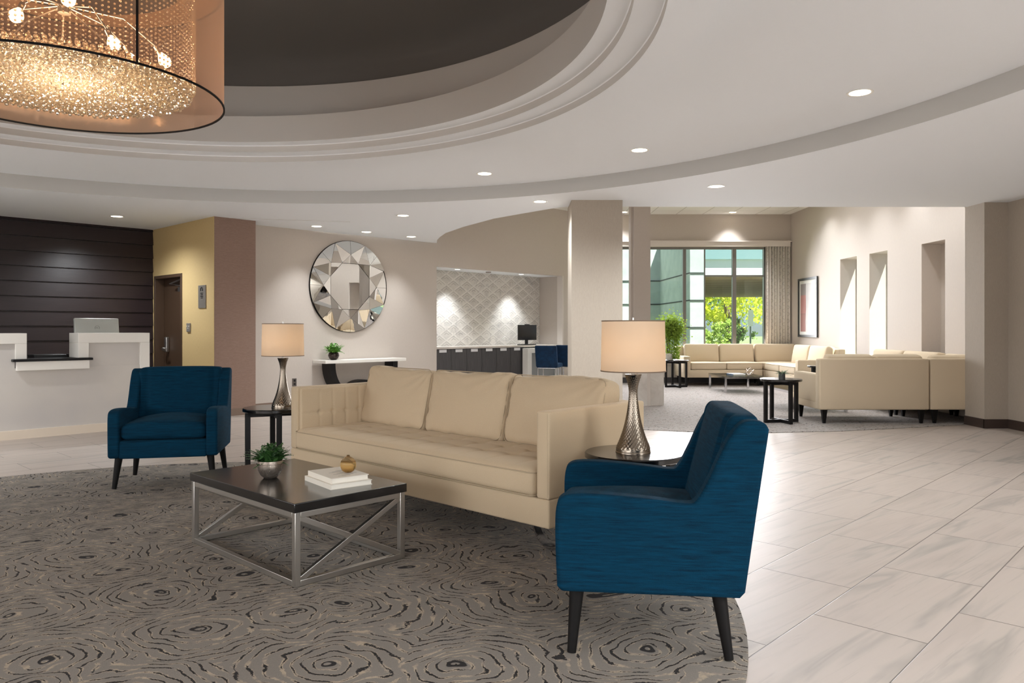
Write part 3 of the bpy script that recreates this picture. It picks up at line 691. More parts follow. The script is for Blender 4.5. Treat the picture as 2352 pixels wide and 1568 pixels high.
# sectional sofas of the lounge
def cush(mb, c, d, r=.03, b=.012, ax=2, res=.07, w=.006, M=None): mb.rbox(c, d, r, res, puff(b, w, ax), M, seg=3); return mb
def section(name, label, loc, rz, length, arms='', group=None, left_end=False, nc=2, corner=False):
    """x along the length, +y to the front (seat side), back at y=0"""
    t = thing(name, label, 'sofa', loc, rz, group); D = .92
    MB().rbox((length/2, D/2+.004, .265), (length-.008, D-.016, .17), .012, .3).build('base', M_cream2, t, smooth=50)
    MB().rbox((length/2, .07, .515), (length, .14, .67), .02, .3).build('backrest', M_cream2, t, smooth=50)
    x0, x1 = 0, length
    for s_ in arms:
        xa = .0 if s_ == 'l' else length-.15
        ao = MB().rbox((xa+.075, D/2+.07, .455), (.15, D-.14, .37), .015, .2).build('arm', M_cream2, t, smooth=50)
        MB().tube([(xa+.012, .16, .638), (xa+.012, D-.012, .638), (xa+.138, D-.012, .638), (xa+.138, .16, .638)], .0045, 6).build('piping', M_seam, ao, smooth=60)
        if s_ == 'l': x0 = .15
        else: x1 = length-.15
    w_ = (x1-x0)/nc
    if corner:
        MB().rbox((length-.07, D/2+.07, .515), (.14, D-.14, .67), .02, .3).build('backrest', M_cream2, t, smooth=50)
        cush(MB(), ((length-.14)/2, D/2+.07, .43), (length-.15, D-.14, .15)).build('seat_cushion', M_cream2, t, smooth=180)
        cush(MB(), ((length-.14)/2, .23, .68), (length-.3, .17, .42), .05, .03, 1, M=Matrix.Rotation(math.radians(10), 3, 'X')).build('back_cushion', M_cream2, t, smooth=180)
        cush(MB(), (length-.24, D/2+.1, .68), (.17, D-.4, .42), .05, .03, 0, M=Matrix.Rotation(math.radians(10), 3, 'Y')).build('back_cushion', M_cream2, t, smooth=180)
    else:
        for i in range(nc):
            xc = x0+w_*(i+.5)
            so_ = cush(MB(), (xc, D/2+.075, .43), (w_-.01, D-.14, .15), .03).build('seat_cushion', M_cream2, t, smooth=180)
            pts = [(p[0]+xc, p[1]+D/2+.075, .492) for p in rrect(w_-.01, D-.14, .03, 0)]; MB().tube(pts, .004, 6, True).build('piping', M_seam, so_, smooth=60)
            bo = cush(MB(), (xc, .245, .685), (w_-.01, .18, .43), .05, .035, 1, .05, M=Matrix.Rotation(math.radians(10), 3, 'X')).build('back_cushion', M_cream2, t, smooth=180)
    for x in (.08, length-.08):
        for y in (.06, D-.06):
            MB().add([(x+a*s1, y+b*s1, z) for z, s1 in ((0, .016), (.18, .034)) for a, b in ((-1, -1), (1, -1), (1, 1), (-1, 1))], [(3, 2, 1, 0), (4, 5, 6, 7), (0, 1, 5, 4), (1, 2, 6, 5), (2, 3, 7, 6), (3, 0, 4, 7)]).build('leg', M_leg, t)
    return t
g_ = None
# near group: back toward the viewer
section('sectional_sofa', 'tan sofa section whose plain back faces the viewer before the right wall', (4.03, 9.98, RUG), 0, 1.44, 'l', nc=2)
section('sectional_sofa', 'tan corner sofa section tucked behind the right pier', (5.49, 9.99, RUG), 0, .92, '', corner=True)
section('sectional_sofa', 'tan sofa section along the niche wall behind the near corner section', (6.41, 10.93, RUG), PI/2, 1.98, '', nc=2)
# far group: facing the viewer under the window
section('sectional_sofa', 'far tan sofa section facing the viewer under the window', (5.46, 17.5, RUG), PI, 1.72, 'r', nc=2)
o_ = section('sectional_sofa', 'far tan corner sofa section between curtain and framed picture', (6.40, 17.5, RUG), PI, .92, '', nc=1)
section('sectional_sofa', 'far tan sofa section along the niche wall under the framed picture', (6.41, 14.62, RUG), PI/2, 1.92, 'l', nc=2)

# ------------------------------------------------------------------ tables
def cross_table(name, label, loc, rz, group, R=.268, H=.58):
    t = thing(name, label, 'side table', loc, rz, group)
    MB().lathe([(.001, H-.032), (R-.008, H-.032), (R, H-.026), (R, H-.006), (R-.006, H), (.001, H)], 72, cap=False).build('tabletop', M_top, t, smooth=40)
    for k in range(2):
        m_ = MB(); s_ = .225; M = Matrix.Rotation(PI/2*k, 3, 'Z'); e_ = .0 if k == 0 else .001
        for c, d_ in (((0, 0, .022+e_), (2*s_, .042, .042)), ((0, 0, H-.032-.022-e_), (2*s_, .042, .042)), ((s_, 0, (H-.032)/2), (.042, .042, H-.034)), ((-s_, 0, (H-.032)/2), (.042, .042, H-.034))):
            m_.box(M @ Vector(c), d_, M)
        m_.build('frame_loop', M_black, t, bevel=.002)
    return t
gr = 'round black side tables'
tA = cross_table('side_table', 'round black side table between right armchair and sofa holding a lamp', (.66, 4.10, RUG), .35, gr)
dup(tA, (-2.0, 6.45, RUG), math.radians(24), 'round black side table at the far left end of the long sofa holding a lamp')
dup(tA, (3.58, 10.14, RUG), math.radians(12), 'round black side table with a small potted plant beside the near lounge sofa')
dup(tA, (3.50, 16.25, RUG), math.radians(8), 'round black side table under the tall green plant by the window')
dup(tA, (5.60, 13.72, RUG), math.radians(20), 'round black side table in the gap between the two lounge sofa groups')
# coffee table with crossed metal ends
ct = thing('coffee_table', 'low black topped coffee table with crossed steel frame on the carpet', 'coffee table', G(1.93, 3.27, RUG), GA)
CX, CY, CZ = .665, 1.14, .405
MB().b2((-.008, -.008, CZ-.046), (CX+.008, CY+.008, CZ)).build('tabletop', M_top, ct, bevel=.003)
w_ = .03; q = w_/2
for x in (q, CX-q):
    for y in (q, CY-q): MB().box((x, y, (CZ-.046)/2), (w_, w_, CZ-.046)).build('leg', M_steel, ct, bevel=.002)
for z in (q, CZ-.046-q):
    for x in (q, CX-q): MB().bar((x, w_, z), (x, CY-w_, z), w_-.001).build('rail', M_steel, ct, bevel=.002)
    for y in (q, CY-q): MB().bar((w_, y, z), (CX-w_, y, z), w_-.001).build('rail', M_steel, ct, bevel=.002)
for y in (q, CY-q):
    MB().bar((w_, y, w_), (CX-w_, y, CZ-.046-w_), w_*.8, w_*.95).build('brace', M_steel, ct, bevel=.002)
    MB().bar((CX-w_, y, w_), (w_, y, CZ-.046-w_), w_*.78, w_*.93).build('brace', M_steel, ct, bevel=.002)
# glass and chrome tables of the lounge
def glass_table(label, loc):
    t = thing('glass_coffee_table', label, 'coffee table', loc, 0, 'glass coffee tables in the lounge'); X, Y, Z = .84, 1.22, .315
    for x0, y0, x1, y1 in ((0, 0, X, .035), (0, Y-.035, X, Y), (0, .035, .035, Y-.035), (X-.035, .035, X, Y-.035)): MB().b2((x0, y0, Z-.04), (x1, y1, Z-.008)).build('rail', M_chrome, t)
    MB().b2((.002, .002, Z-.008), (X-.002, Y-.002, Z)).build('tabletop', M_tabletop_glass, t)
    for x in (.0225, X-.0225):
        for y in (.0225, Y-.0225): MB().box((x, y, (Z-.04)/2), (.04, .04, Z-.04)).build('leg', M_chrome, t)
    return t
gt = glass_table('low glass and chrome table in front of the far lounge sofa', (4.12, 14.76, RUG))
dup(gt, (4.17, 11.36, RUG), 0, 'low glass and chrome table behind the near lounge sofa and side table')

# ------------------------------------------------------------------ table lamps
def lampbase(a, z):
    k = 26; t = (z-.02)/.42; return .0022*(abs(math.sin(k*a/2*1+z*130))+abs(math.sin(k*a/2*1-z*130))-1)*(1-.55*math.sin(PI*min(1, max(0, t)))) if .02 < z < .405 else 0
def hammered():
    m = mat('hammered_pewter', (128, 118, 106), .26, 1); return m
M_pew = hammered()
def table_lamp(label, loc):
    t = thing('table_lamp', label, 'lamp', loc, 0, 'table lamps with drum shades')
    kn = [(.092, .008), (.088, .03), (.068, .08), (.049, .14), (.036, .20), (.027, .26), (.022, .31), (.024, .345), (.033, .385), (.045, .413)]
    pr = [(.001, 0), (.094, 0), (.094, .006)]+catmull(kn, 12)+[(.045, .418), (.001, .418)]
    MB().lathe(pr, 120, fn=lampbase, cap=False).build('base', M_pew, t, smooth=60)
    MB().tube([(0, 0, .418), (0, 0, .50)], .009, 12).build('neck', M_nickel, t, smooth=60)
    s_ = MB().lathe([(.173, .435), (.168, .705)], 72, cap=False).build('lamp_shade', M_shade, t, smooth=180)
    rm = MB()
    for rr, z in ((.1735, .436), (.1685, .704)): rm.lathe([(rr, z-.003), (rr+.0015, z-.003), (rr+.0015, z+.003), (rr, z+.003)], 72, cap=False)
    rm.build('shade_rim', mat('shade_edge_tape', (120, 100, 82), .7), s_)
    h = MB().tube([(0, 0, .69), (0, 0, .722)], .006, 8)
    for a in (0, 2*PI/3, 4*PI/3): h.tube([(0, 0, .695), (.168*math.cos(a), .168*math.sin(a), .695)], .002, 6)
    h.build('shade_holder', M_nickel, t, smooth=60)
    b = MB().lathe([(.001, .50), (.014, .505), (.016, .53), (.03, .565), (.026, .59), (.001, .602)], 20, cap=False).build('bulb', emis('warm_bulb', (255, 214, 160), 6), t, smooth=180)
    light('bulb_glow', 'POINT', (0, 0, .57), 8, (1, .70, .42), parent=t, shadow_soft_size=.03)
    return t
tl = table_lamp('table lamp with linen drum shade on side table beside right blue armchair', (.652, 4.10, RUG+.58))
def dup3(root, loc, label):
    r = dup(root, loc, 0, label); return r
dup3(tl, (-1.93, 6.42, RUG+.58), 'table lamp with linen drum shade on the far side table before the wall outlet')

# ------------------------------------------------------------------ small things on the coffee table
def frond(mb, base, direction, length, lw, curl=.5, n=9, leaf=.02, up=.7):
    d = Vector(direction).normalized(); p = Vector(base); v = (d+Vector((0, 0, up))).normalized(); pts = [p.copy()]
    for i in range(n):
        v = (v+Vector((0, 0, -curl/n))+d*.03).normalized(); p = p+v*length/n; pts.append(p.copy())
    mb.tube(pts, [lw*(1-.7*i/n) for i in range(n+1)], 4)
    for i in range(2, n+1):
        v = (pts[i]-pts[i-1]).normalized(); s_ = v.cross(Vector((0, 0, 1))).normalized(); sz = leaf*(1.15-.6*i/n)
        for sg in (-1, 1):
            a = pts[i]; tip = a+s_*sg*sz+v*sz*.6+Vector((0, 0, -.2*sz)); m1 = (a+tip)/2+v*sz*.42+Vector((0, 0, .1*sz)); m2 = (a+tip)/2-v*sz*.34
            mb.add([a, m1, tip, m2], [(0, 1, 2, 3)])
    tip = pts[-1]+v*leaf; mb.add([pts[-1], pts[-1]+s_*leaf*.25+v*leaf*.4, tip, pts[-1]-s_*leaf*.25+v*leaf*.4], [(0, 1, 2, 3)])
def plant(name, label, loc, potprof, potmat, leafmat, nf, L, leaf, zt, up=(.4, 1.6), rad=.03, group=None, cat='potted plant', rounds=0):
    t = thing(name, label, cat, loc, 0, group)
    MB().lathe(potprof, 40, cap=False).build('pot', potmat, t, smooth=50)
    MB().lathe([(.001, zt-.012), (rad*1.7, zt-.014)], 20, cap=False).build('soil', mat('soil', (40, 30, 24), .9), t)
    f_ = MB()
    for i in range(nf):
        a = random.uniform(0, 2*PI); r_ = random.uniform(0, rad)
        frond(f_, (r_*math.cos(a), r_*math.sin(a), zt-.015), (math.cos(a), math.sin(a), 0), L*random.uniform(.6, 1.1), .0012, random.uniform(.5, 1.5), 9, leaf*random.uniform(.8, 1.2), random.uniform(*up))
    for i in range(rounds):
        a = random.uniform(0, 2*PI); el = random.uniform(.1, 1.3); rr = L*random.uniform(.45, .95)
        c = Vector((math.cos(a)*math.cos(el)*rr*.75, math.sin(a)*math.cos(el)*rr*.75, zt+math.sin(el)*rr*.95)); u = Vector((random.gauss(0, 1), random.gauss(0, 1), random.gauss(0, .5))).normalized(); w = u.cross(Vector((random.gauss(0, .5), random.gauss(0, .5), 1))).normalized(); k = leaf*random.uniform(.6, 1)
        f_.add([c-u*k, c-u*k*.4+w*k*.42, c+u*k*.5+w*k*.36, c+u*k, c+u*k*.5-w*k*.36, c-u*k*.4-w*k*.42], [(0, 1, 2, 3, 4, 5)])
    f_.build('foliage', leafmat, t); return t
m = mat('mottled_silver_ceramic', (150, 138, 126), .25, .85); n = N(m); fz = n.noise(n.coord(), 22, 4, .7, 1); n.col(n.ramp(fz, [(.3, (104, 92, 82)), (.6, (178, 166, 154))])); n.t.links.new(n.ramp(fz, [(.3, .45), (.7, .22)]), n.b.inputs['Roughness'])
TZ = RUG+CZ
potp = [(.001, 0), (.034, 0), (.052, .018), (.066, .045), (.0705, .075), (.068, .098), (.0655, .098), (.0675, .075), (.06, .07), (.001, .07)]
plant('potted_plant', 'leafy green plant in a mottled silver bowl on the black coffee table', G(2.17, 3.94, TZ), potp, m, M_leafd, 80, .115, .018, .095, (.7, 4), .045, rounds=300)
def book(label, ctr, rz, w, d, h, cover, pages=(232, 226, 214), z=0, nm='book'):
    t = thing(nm, label, 'book', (ctr[0], ctr[1], z), rz)
    c = MB().b2((-w/2, -d/2, 0), (w/2, d/2, .003)); c.b2((-w/2, -d/2, h-.003), (w/2, d/2, h)); c.b2((-w/2, -d/2, .003), (-w/2+.004, d/2, h-.003)); c.build('cover', cover, t)
    MB().b2((-w/2+.004, -d/2+.004, .003), (w/2-.004, d/2-.004, h-.003)).build('pages', mat('paper', pages, .8), t); return t
cv = mat('off_white_book_cover', (220, 213, 200), .5)
pc = G(2.36, 3.555); rz = GA+math.radians(-8)
book('lower white hardcover book of the two on the coffee table', pc, rz, .24, .33, .026, cv, z=TZ)
tb = book('upper white hardcover book under the glass ball, with faint grey print', pc, rz, .215, .30, .028, mat('printed_book_cover', (222, 215, 202), .5), z=TZ+.0265)
pr_ = MB()
for i in range(9): pr_.b2((.0+(i % 3)*.028-.05, -.11+i*.019, .028), (.02+(i % 3)*.028, -.102+i*.019, .0285))
pr_.build('cover_print', mat('grey_print', (176, 172, 164), .6), tb)
ball = mat('amber_glass', (214, 178, 120), .04); bb_ = ball.node_tree.nodes['Principled BSDF']; bb_.inputs['Transmission Weight'].default_value = .75; bb_.inputs['IOR'].default_value = 1.2
n = N(ball); sz_ = n.sep(n.coord('Object'))
n.col(n.ramp(n.math('ADD', n.math('MULTIPLY', sz_[2], 9), n.math('MULTIPLY', n.noise(n.coord(), 12, 2), .15)), [(.1, (120, 84, 40)), (.35, (216, 180, 116)), (.55, (228, 196, 136)), (.62, (134, 104, 66)), (.75, (196, 170, 132)), (.95, (120, 84, 48))]))
bp = G(2.395, 3.51, TZ+.055)
tag(MB().lathe([(.001, 0), (.018, .001), (.034, .012), (.042, .030), (.0435, .044), (.040, .060), (.030, .074), (.017, .083), (.009, .087), (.008, .094), (.005, .094)], 48, cap=False).build('glass_ball', ball, loc=bp, smooth=180), 'amber glass ball vase standing on the white books', 'ornament')

# ------------------------------------------------------------------ console, mirror, plant and outlet on the mirror wall
co = thing('console_table', 'white topped console table on dark crossing arches below the round mirror', 'console table', G(6.72, 10.47, 0), GA)
L_, D_, Z_ = 1.62, .38, .745
MB().b2((0, 0, Z_-.05), (L_, D_, Z_)).build('tabletop', M_stonewhite, co, bevel=.004)
def arc(pts, w, y0, y1):
    m_ = MB(); n_ = len(pts); out = []
    for i, (x, z) in enumerate(pts):
        a = pts[max(0, i-1)]; b = pts[min(n_-1, i+1)]; tx, tz = b[0]-a[0], b[1]-a[1]; l = math.hypot(tx, tz); nx, nz = -tz/l, tx/l
        out += [(x+nx*w/2, y0, z+nz*w/2), (x-nx*w/2, y0, z-nz*w/2), (x-nx*w/2, y1, z-nz*w/2), (x+nx*w/2, y1, z+nz*w/2)]
    fs = [(4*i+j, 4*i+(j+1) % 4, 4*i+4+(j+1) % 4, 4*i+4+j) for i in range(n_-1) for j in range(4)]+[(0, 1, 2, 3), (4*n_-1, 4*n_-2, 4*n_-3, 4*n_-4)]
    return m_.add(out, fs)
U = [(.81+.63*math.cos(math.radians(t)), .655+.59*math.sin(math.radians(t))) for t in range(180, 361, 6)]
arc([(.81-.63, .69)]+U+[(.81+.63, .69)], .10, .07, .31).build('arch', M_black, co, smooth=30, recalc=True)
V_ = [(.81+.40*math.cos(math.radians(t)), .0+.36*math.sin(math.radians(t))) for t in range(10, 171, 8)]
arc(V_, .08, .09, .29).build('arch', M_black, co, smooth=30, recalc=True)
plant('potted_plant', 'green fern in a round dark pot on the white console table', G(6.98, 10.64, Z_), [(.001, 0), (.04, 0), (.075, .03), (.09, .07), (.082, .105), (.06, .125), (.055, .12), (.001, .12)], mat('dark_bronze_pot', (58, 48, 42), .25, .6), M_leaf, 70, .17, .03, .125, (.8, 4), .05, rounds=160)
# faceted round mirror
mi = thing('round_mirror', 'large round wall mirror made of angled mirror facets', 'mirror', G(7.43, 10.868, 1.963), GA)
MR = .765
M_mir = mat('mirror_silver', (226, 228, 228), .01, 1)
bk = MB(); prof = [(MR+.008, 0), (MR+.008, .03), (MR-.004, .036)]
tmp = MB().lathe([(.001, .003), (MR+.006, .003), (MR+.006, .026), (.001, .026)], 96, cap=False); bk.add([(x, -z, y) for x, y, z in tmp.v], tmp.f); bk.build('backing', M_leg, mi, recalc=True, smooth=40)
def fac(pts):
    c = sum((Vector(p) for p in pts), Vector())/len(pts); k = .985; return [c+(Vector(p)-c)*k for p in pts]
ap = [(.70*MR*math.cos(math.radians(45*k)), .70*MR*math.sin(math.radians(45*k))) for k in range(8)]
oc = [(.55*MR*math.cos(math.radians(45*k+22.5)), .55*MR*math.sin(math.radians(45*k+22.5))) for k in range(8)]
rim = lambda dgr: (MR*math.cos(math.radians(dgr)), MR*math.sin(math.radians(dgr)))
P3 = lambda p, y: (p[0], -y, p[1])
fm = MB()
cp = fac([P3(p, .040) for p in oc]); fm.add(cp, [tuple(range(8))]); fm.build('centre_mirror', M_mir, mi)
fm = MB()
for k in range(8):
    hA = .058+.010*((k*5) % 3-1); hN = .058+.010*(((k+1)*5) % 3-1); hr = .034+.006*((k*3) % 4-1.5)
    A_, B_ = ap[k], ap[(k+1) % 8]; O_ = oc[k]; Op = oc[(k-1) % 8]; Rr = rim(45*k+22.5)
    for tri in ([P3(Op, .042), P3(O_, .042), P3(A_, hA)], [P3(A_, hA), P3(O_, .042), P3(Rr, hr)], [P3(O_, .042), P3(B_, hN), P3(Rr, hr)]):
        fm.add(fac(tri), [(0, 1, 2)])
    for s0, s1 in ((45*k, 45*k+22.5), (45*k-22.5, 45*k)):
        arcp = [P3(rim(s0+(s1-s0)*j/6), hr if j in (0, 6) else hr) for j in range(7)]
        fm.add(fac([P3(A_, hA)]+arcp), [(0, j, j+1) for j in range(1, 7)])
fo = fm.build('mirror_facets', M_mir, mi, recalc=False)
ol = thing('wall_outlet', 'small dark grey wall outlet beside the far table lamp', 'outlet', G(6.40, 10.868, .40), GA)
MB().box((0, -.004, 0), (.075, .008, .125)).build('cover_plate', mat('grey_outlet_plate', (96, 88, 82), .5), ol, bevel=.002)
for z in (-.028, .028): MB().box((0, -.0085, z), (.034, .002, .034)).build('socket', M_dark, ol)

# ------------------------------------------------------------------ gold wall fittings (plaque, card reader)
pq = thing('wall_plaque', 'grey rectangular plaque with black symbol and lines on the gold wall', 'sign', G(4.898, 10.83, 1.715), GA)
MB().box((-.006, 0, 0), (.012, .235, .33)).build('plate', mat('pewter_plate', (134, 128, 120), .45, .3), pq, bevel=.002)
em = MB(); an = [math.radians(-30+t*240/14) for t in range(15)]
em.tube([(-.0135, -.03*math.cos(a), .10+.035*math.sin(a)) for a in an], .007, 6)
for z, w2 in ((.052, .08), (.03, .066), (.006, .08), (-.018, .06)): em.box((-.013, 0, z), (.003, w2, .011))
em.build('emblem', M_dark, pq)
cr = thing('card_reader', 'small grey switch plate on the gold wall beside the brown door', 'card reader', G(4.898, 11.28, 1.27), GA)
MB().box((-.008, 0, 0), (.016, .12, .13)).build('plate', mat('grey_reader', (140, 134, 126), .45, .3), cr, bevel=.003)
bt = MB()
for y, z in ((-.03, .02), (.03, .02), (0, -.01)): bt.box((-.018, y, z), (.004, .022, .014))
bt.build('button', mat('light_key', (214, 210, 200), .5), cr)

# ------------------------------------------------------------------ reception desk (front at b = 10.01)
dk = thing('reception_desk', 'white reception desk with arched raised counters and frosted front', 'reception desk', G(0, 10.01, 0), GA)
MB().b2((-1.5, .02, .10), (3.83, .10, .80)).build('front_panel', M_panel, dk)
MB().b2((-1.5, -.012, 0), (3.845, .10, .10)).build('plinth', mat('cream_plinth', (222, 208, 190), .5), dk)
def unit(a0, a1, pw=.115, dp=.34):
    m_ = MB(); m_.b2((a0, 0, 1.08), (a1, dp, 1.20)); m_.b2((a1-pw, 0, .10), (a1, dp, 1.08)); m_.b2((a0, 0, .905), (a0+pw, dp, 1.08)); m_.build('raised_counter', M_stonewhite, dk, bevel=.004)
    MB().b2((a0+pw, .03, .80), (a1-pw, .08, 1.08)).build('inset_panel', M_panel, dk)
unit(3.021, 3.845)
m_ = MB(); m_.b2((-.6, 0, 1.08), (2.488, .34, 1.20)); m_.b2((2.488-.112, 0, .905), (2.488, .34, 1.08)); m_.build('raised_counter', M_stonewhite, dk, bevel=.004)
MB().b2((-.6, .03, .80), (2.376, .08, 1.08)).build('inset_panel', M_panel, dk)
MB().b2((2.34, -.06, .878), (3.165, .34, .905)).build('ledge', M_black, dk, bevel=.003)
MB().b2((2.38, -.045, .775), (3.13, .02, .878)).build('ledge_apron', M_stonewhite, dk, bevel=.003)
MB().b2((-1.5, .34, .72), (3.84, .95, .76)).build('worktop', M_black, dk)
MB().b2((3.73, .10, .0), (3.83, .95, .72)).build('end_panel', M_stonewhite, dk)
dm = mat('grey_screen_back', (176, 178, 172), .35, .4)
def monitor(label, a, b, z, tilt, w=.53, h=.33, brand=True):
    t = thing('computer_monitor', label, 'monitor', G(a, b, z), GA)
    bm_ = MB(); M = Matrix.Rotation(math.radians(tilt), 3, 'X')
    bm_.rbox((0, 0, .12+h/2), (w, .045, h), .012, .1, None, M); o = bm_.build('screen', dm, t, smooth=50)
    st = MB(); st.b2((-.03, .03, .004), (.03, .06, .25)); st.b2((-.12, -.06, 0), (.12, .12, .012)); st.build('stand', M_silver, t, bevel=.004)
    if brand:
        yy = -.026; zz = .12+h*.62
        pts = [(.028*math.cos(a_), 0, .028*math.sin(a_)) for a_ in [2*PI*i/24 for i in range(24)]]
        p0 = M @ Vector((0, -.0235, h*.12)); p0.z += .12+h/2
        MB().tube([(p[0]+p0.x, p0.y, p[2]+p0.z) for p in pts], .0016, 6, True).build('logo_ring', mat('logo_grey', (112, 110, 108), .4), t)
        text('DELL', .018, bpy.data.materials['logo_grey'], t, (p0.x, p0.y-.001, p0.z), (PI/2+math.radians(tilt), 0, 0))
    return t
monitor('silver computer monitor seen from behind above the right reception counter', 3.42, 10.62, .935, -8)
dr = MB(); dr.b2((-.18, -.15, 0), (.18, .15, .17)); tag(dr.build('desk_printer', M_dark, loc=G(2.90, 10.78, .762), rotz=GA, bevel=.01), 'black office machine behind the low part of the reception counter', 'printer')
monitor('silver monitor edge at the left border of the photo above the counter', 1.93, 10.62, .935, -8, brand=False)
mo_stand = MB().b2((-.3, -.15, 0), (.3, .16, .17)); tag(mo_stand.build('monitor_riser', M_black, loc=G(3.42, 10.66, .762), rotz=GA), 'black riser under the silver reception monitor', 'monitor stand')
mo_stand = MB().b2((-.3, -.15, 0), (.3, .16, .17)); tag(mo_stand.build('monitor_riser', M_black, loc=G(1.93, 10.66, .762), rotz=GA), 'black riser under the left monitor behind the reception counter', 'monitor stand')
bc = MB().b2((-4.5, 12.15, .0), (4.0, 12.59, .86)); tag(bc.build('back_cabinet', mat('espresso_cabinet', (34, 24, 22), .35), rotz=GA, bevel=.004), 'long dark low cabinet against the plank wall behind reception', 'cabinet')

# ------------------------------------------------------------------ work nook: cabinets, counter, desk, monitor, chairs
M_cab = mat('charcoal_cabinet', (66, 64, 66), .45); n = N(M_cab); n.col(n.ramp(n.noise(n.map(n.coord(), scale=(30, 30, 1.5)), 2, 3, .6), [(.3, (56, 54, 56)), (.7, (80, 78, 80))]))
M_lab = mat('pale_handle', (224, 224, 226), .4)
for k in range(6):
    a0 = 9.385+k*.412; words = ['leftmost charcoal cabinet', 'second charcoal cabinet from the left', 'third charcoal cabinet from the left', 'fourth charcoal cabinet from the left', 'fifth charcoal cabinet from the left', 'sixth charcoal cabinet, next to the white desk'][k]
    t = thing('base_cabinet', words+' under the nook counter', 'cabinet', G(a0, 10.93, 0), GA, 'charcoal cabinets under the nook counter')
    MB().b2((.002, .02, 0), (.410, .58, .862)).build('body', M_cab, t); d_ = MB().b2((.004, 0, .05), (.408, .0195, .858)); do = d_.build('door', M_cab, t, bevel=.002)
    MB().b2((.11, -.008, .80), (.29, 0, .855)).build('handle', M_lab, do)
tag(MB().b2((9.385, 10.905, .865), (13.05, 11.575, .905)).build('nook_counter', M_marble, rotz=GA, bevel=.003), 'long white marble countertop running through the nook', 'countertop')
nd = thing('nook_desk', 'white framed desk with grey panels in front of the nook counter', 'desk', G(11.78, 10.74, 0), GA)
m_ = MB(); m_.b2((0, 0, .74), (1.27, .16, .84)); m_.b2((0, 0, 0), (.12, .16, .74)); m_.b2((.98, 0, 0), (1.04, .16, .74)); m_.build('frame', M_stonewhite, nd, bevel=.003)
MB().b2((.12, .10, .02), (.98, .13, .74)).build('panel', mat('grey_glass_panel', (150, 152, 152), .25), nd)
pm = thing('computer_monitor', 'black computer monitor on the nook counter before the mosaic wall', 'monitor', G(12.20, 11.15, .906), GA+math.radians(-18))
MB().rbox((0, 0, .265), (.46, .03, .33), .006, .2).build('screen', mat('black_screen', (26, 27, 30), .22), pm, smooth=50)
m_ = MB(); m_.b2((-.035, .015, .01), (.035, .045, .2)); m_.b2((-.12, -.08, 0), (.12, .09, .014)); m_.b2((-.06, -.01, .43), (.06, .01, .445)); m_.build('stand', M_dark, pm, bevel=.003)
tag(MB().b2((-.22, -.07, 0), (.22, .07, .018)).build('keyboard', M_dark, loc=G(12.0, 10.98, .906), rotz=GA), 'black keyboard on the nook counter in front of the black monitor', 'keyboard')
def desk_chair(label, x, y):
    t = thing('desk_chair', label, 'chair', (x, y, 0), math.radians(-18), 'blue velvet chairs at the nook desk')
    def bf(p, h): q = Vector(p); q.y -= .05*(p.z/h[2])+.03*(1-(p.x/h[0])**2); return q
    MB().rbox((0, 0, .69), (.46, .06, .44), .025, .06, bf).build('backrest', M_velvet, t, smooth=180)
    MB().rbox((0, .25, .50), (.45, .46, .09), .03, .1).build('seat', M_velvet, t, smooth=180)
    for x in (-.19, .19):
        for y in (.04, .44): MB().tube([(x, y, .455), (x, y, 0)], .012, 10).build('leg', M_chrome, t, smooth=60)
    for y in (.04, .44): MB().tube([(-.19, y, .45), (.19, y, .45)], .01, 8).build('seat_rail', M_chrome, t, smooth=60)
    MB().tube([(-.19, .44, .22), (.19, .44, .22)], .009, 8).build('footrest', M_chrome, t, smooth=60)
    return t
dc = desk_chair('blue velvet chair with chrome legs at the white desk, seen whole', .70, 15.5)
dup(dc, (1.16, 16.02, 0), math.radians(-18), 'blue velvet chair half hidden behind the big pillar')

# ------------------------------------------------------------------ lounge details
def curtain_mat():
    m = mat('ring_print_curtain', (214, 206, 194), .8); n = N(m); s_ = n.sep(n.coord('Generated')); 
    u = n.math('MULTIPLY', s_[0], 6.0); v = n.math('MULTIPLY', s_[2], 20.0)
    x = n.math('SUBTRACT', n.math('FRACT', u), .5); y = n.math('SUBTRACT', n.math('FRACT', n.math('ADD', v, n.math('MULTIPLY', n.math('FLOOR', u), .5))), .5)
    d = n.math('SQRT', n.math('ADD', n.math('MULTIPLY', x, x), n.math('MULTIPLY', y, y)))
    ln = n.math('SUBTRACT', 1, n.step(n.math('ABSOLUTE', n.math('SUBTRACT', d, .24)), .03, .07)); n.col(n.mix(n.math('MULTIPLY', ln, .5), (224, 218, 208), (172, 166, 158))); return m
cu = MB(); NX = 150
pts = []
for i in range(NX+1):
    u = i/NX; pts.append((5.84+.56*u, WY-.055+.028*math.sin(u*2*PI*9)+.006*math.sin(u*31)))
cu.add([(x, y, z) for z in (.03, 3.15) for x, y in pts], [(i, i+1, NX+2+i, NX+1+i) for i in range(NX)])
co_ = cu.build('curtain', curtain_mat(), smooth=180); so2 = co_.modifiers.new('thick', 'SOLIDIFY'); so2.thickness = .003
tag(co_, 'pale ring patterned curtain gathered at the right end of the window', 'curtain')
pf = thing('framed_picture', 'black framed abstract print in red and grey on the right lounge wall', 'picture', (RX-.001, 16.55, 1.715), 0)
w2, h2 = 1.06, 1.29
m_ = MB()
for lo, hi in (((-.035, -w2/2, -h2/2), (0, -w2/2+.05, h2/2)), ((-.035, w2/2-.05, -h2/2), (0, w2/2, h2/2)), ((-.035, -w2/2+.05, -h2/2), (0, w2/2-.05, -h2/2+.05)), ((-.035, -w2/2+.05, h2/2-.05), (0, w2/2-.05, h2/2))): m_.b2(lo, hi)
m_.build('frame', mat('black_frame', (52, 54, 54), .35), pf)
am = mat('abstract_print', (220, 216, 214), .35); n = N(am); s_ = n.sep(n.coord('Generated'))
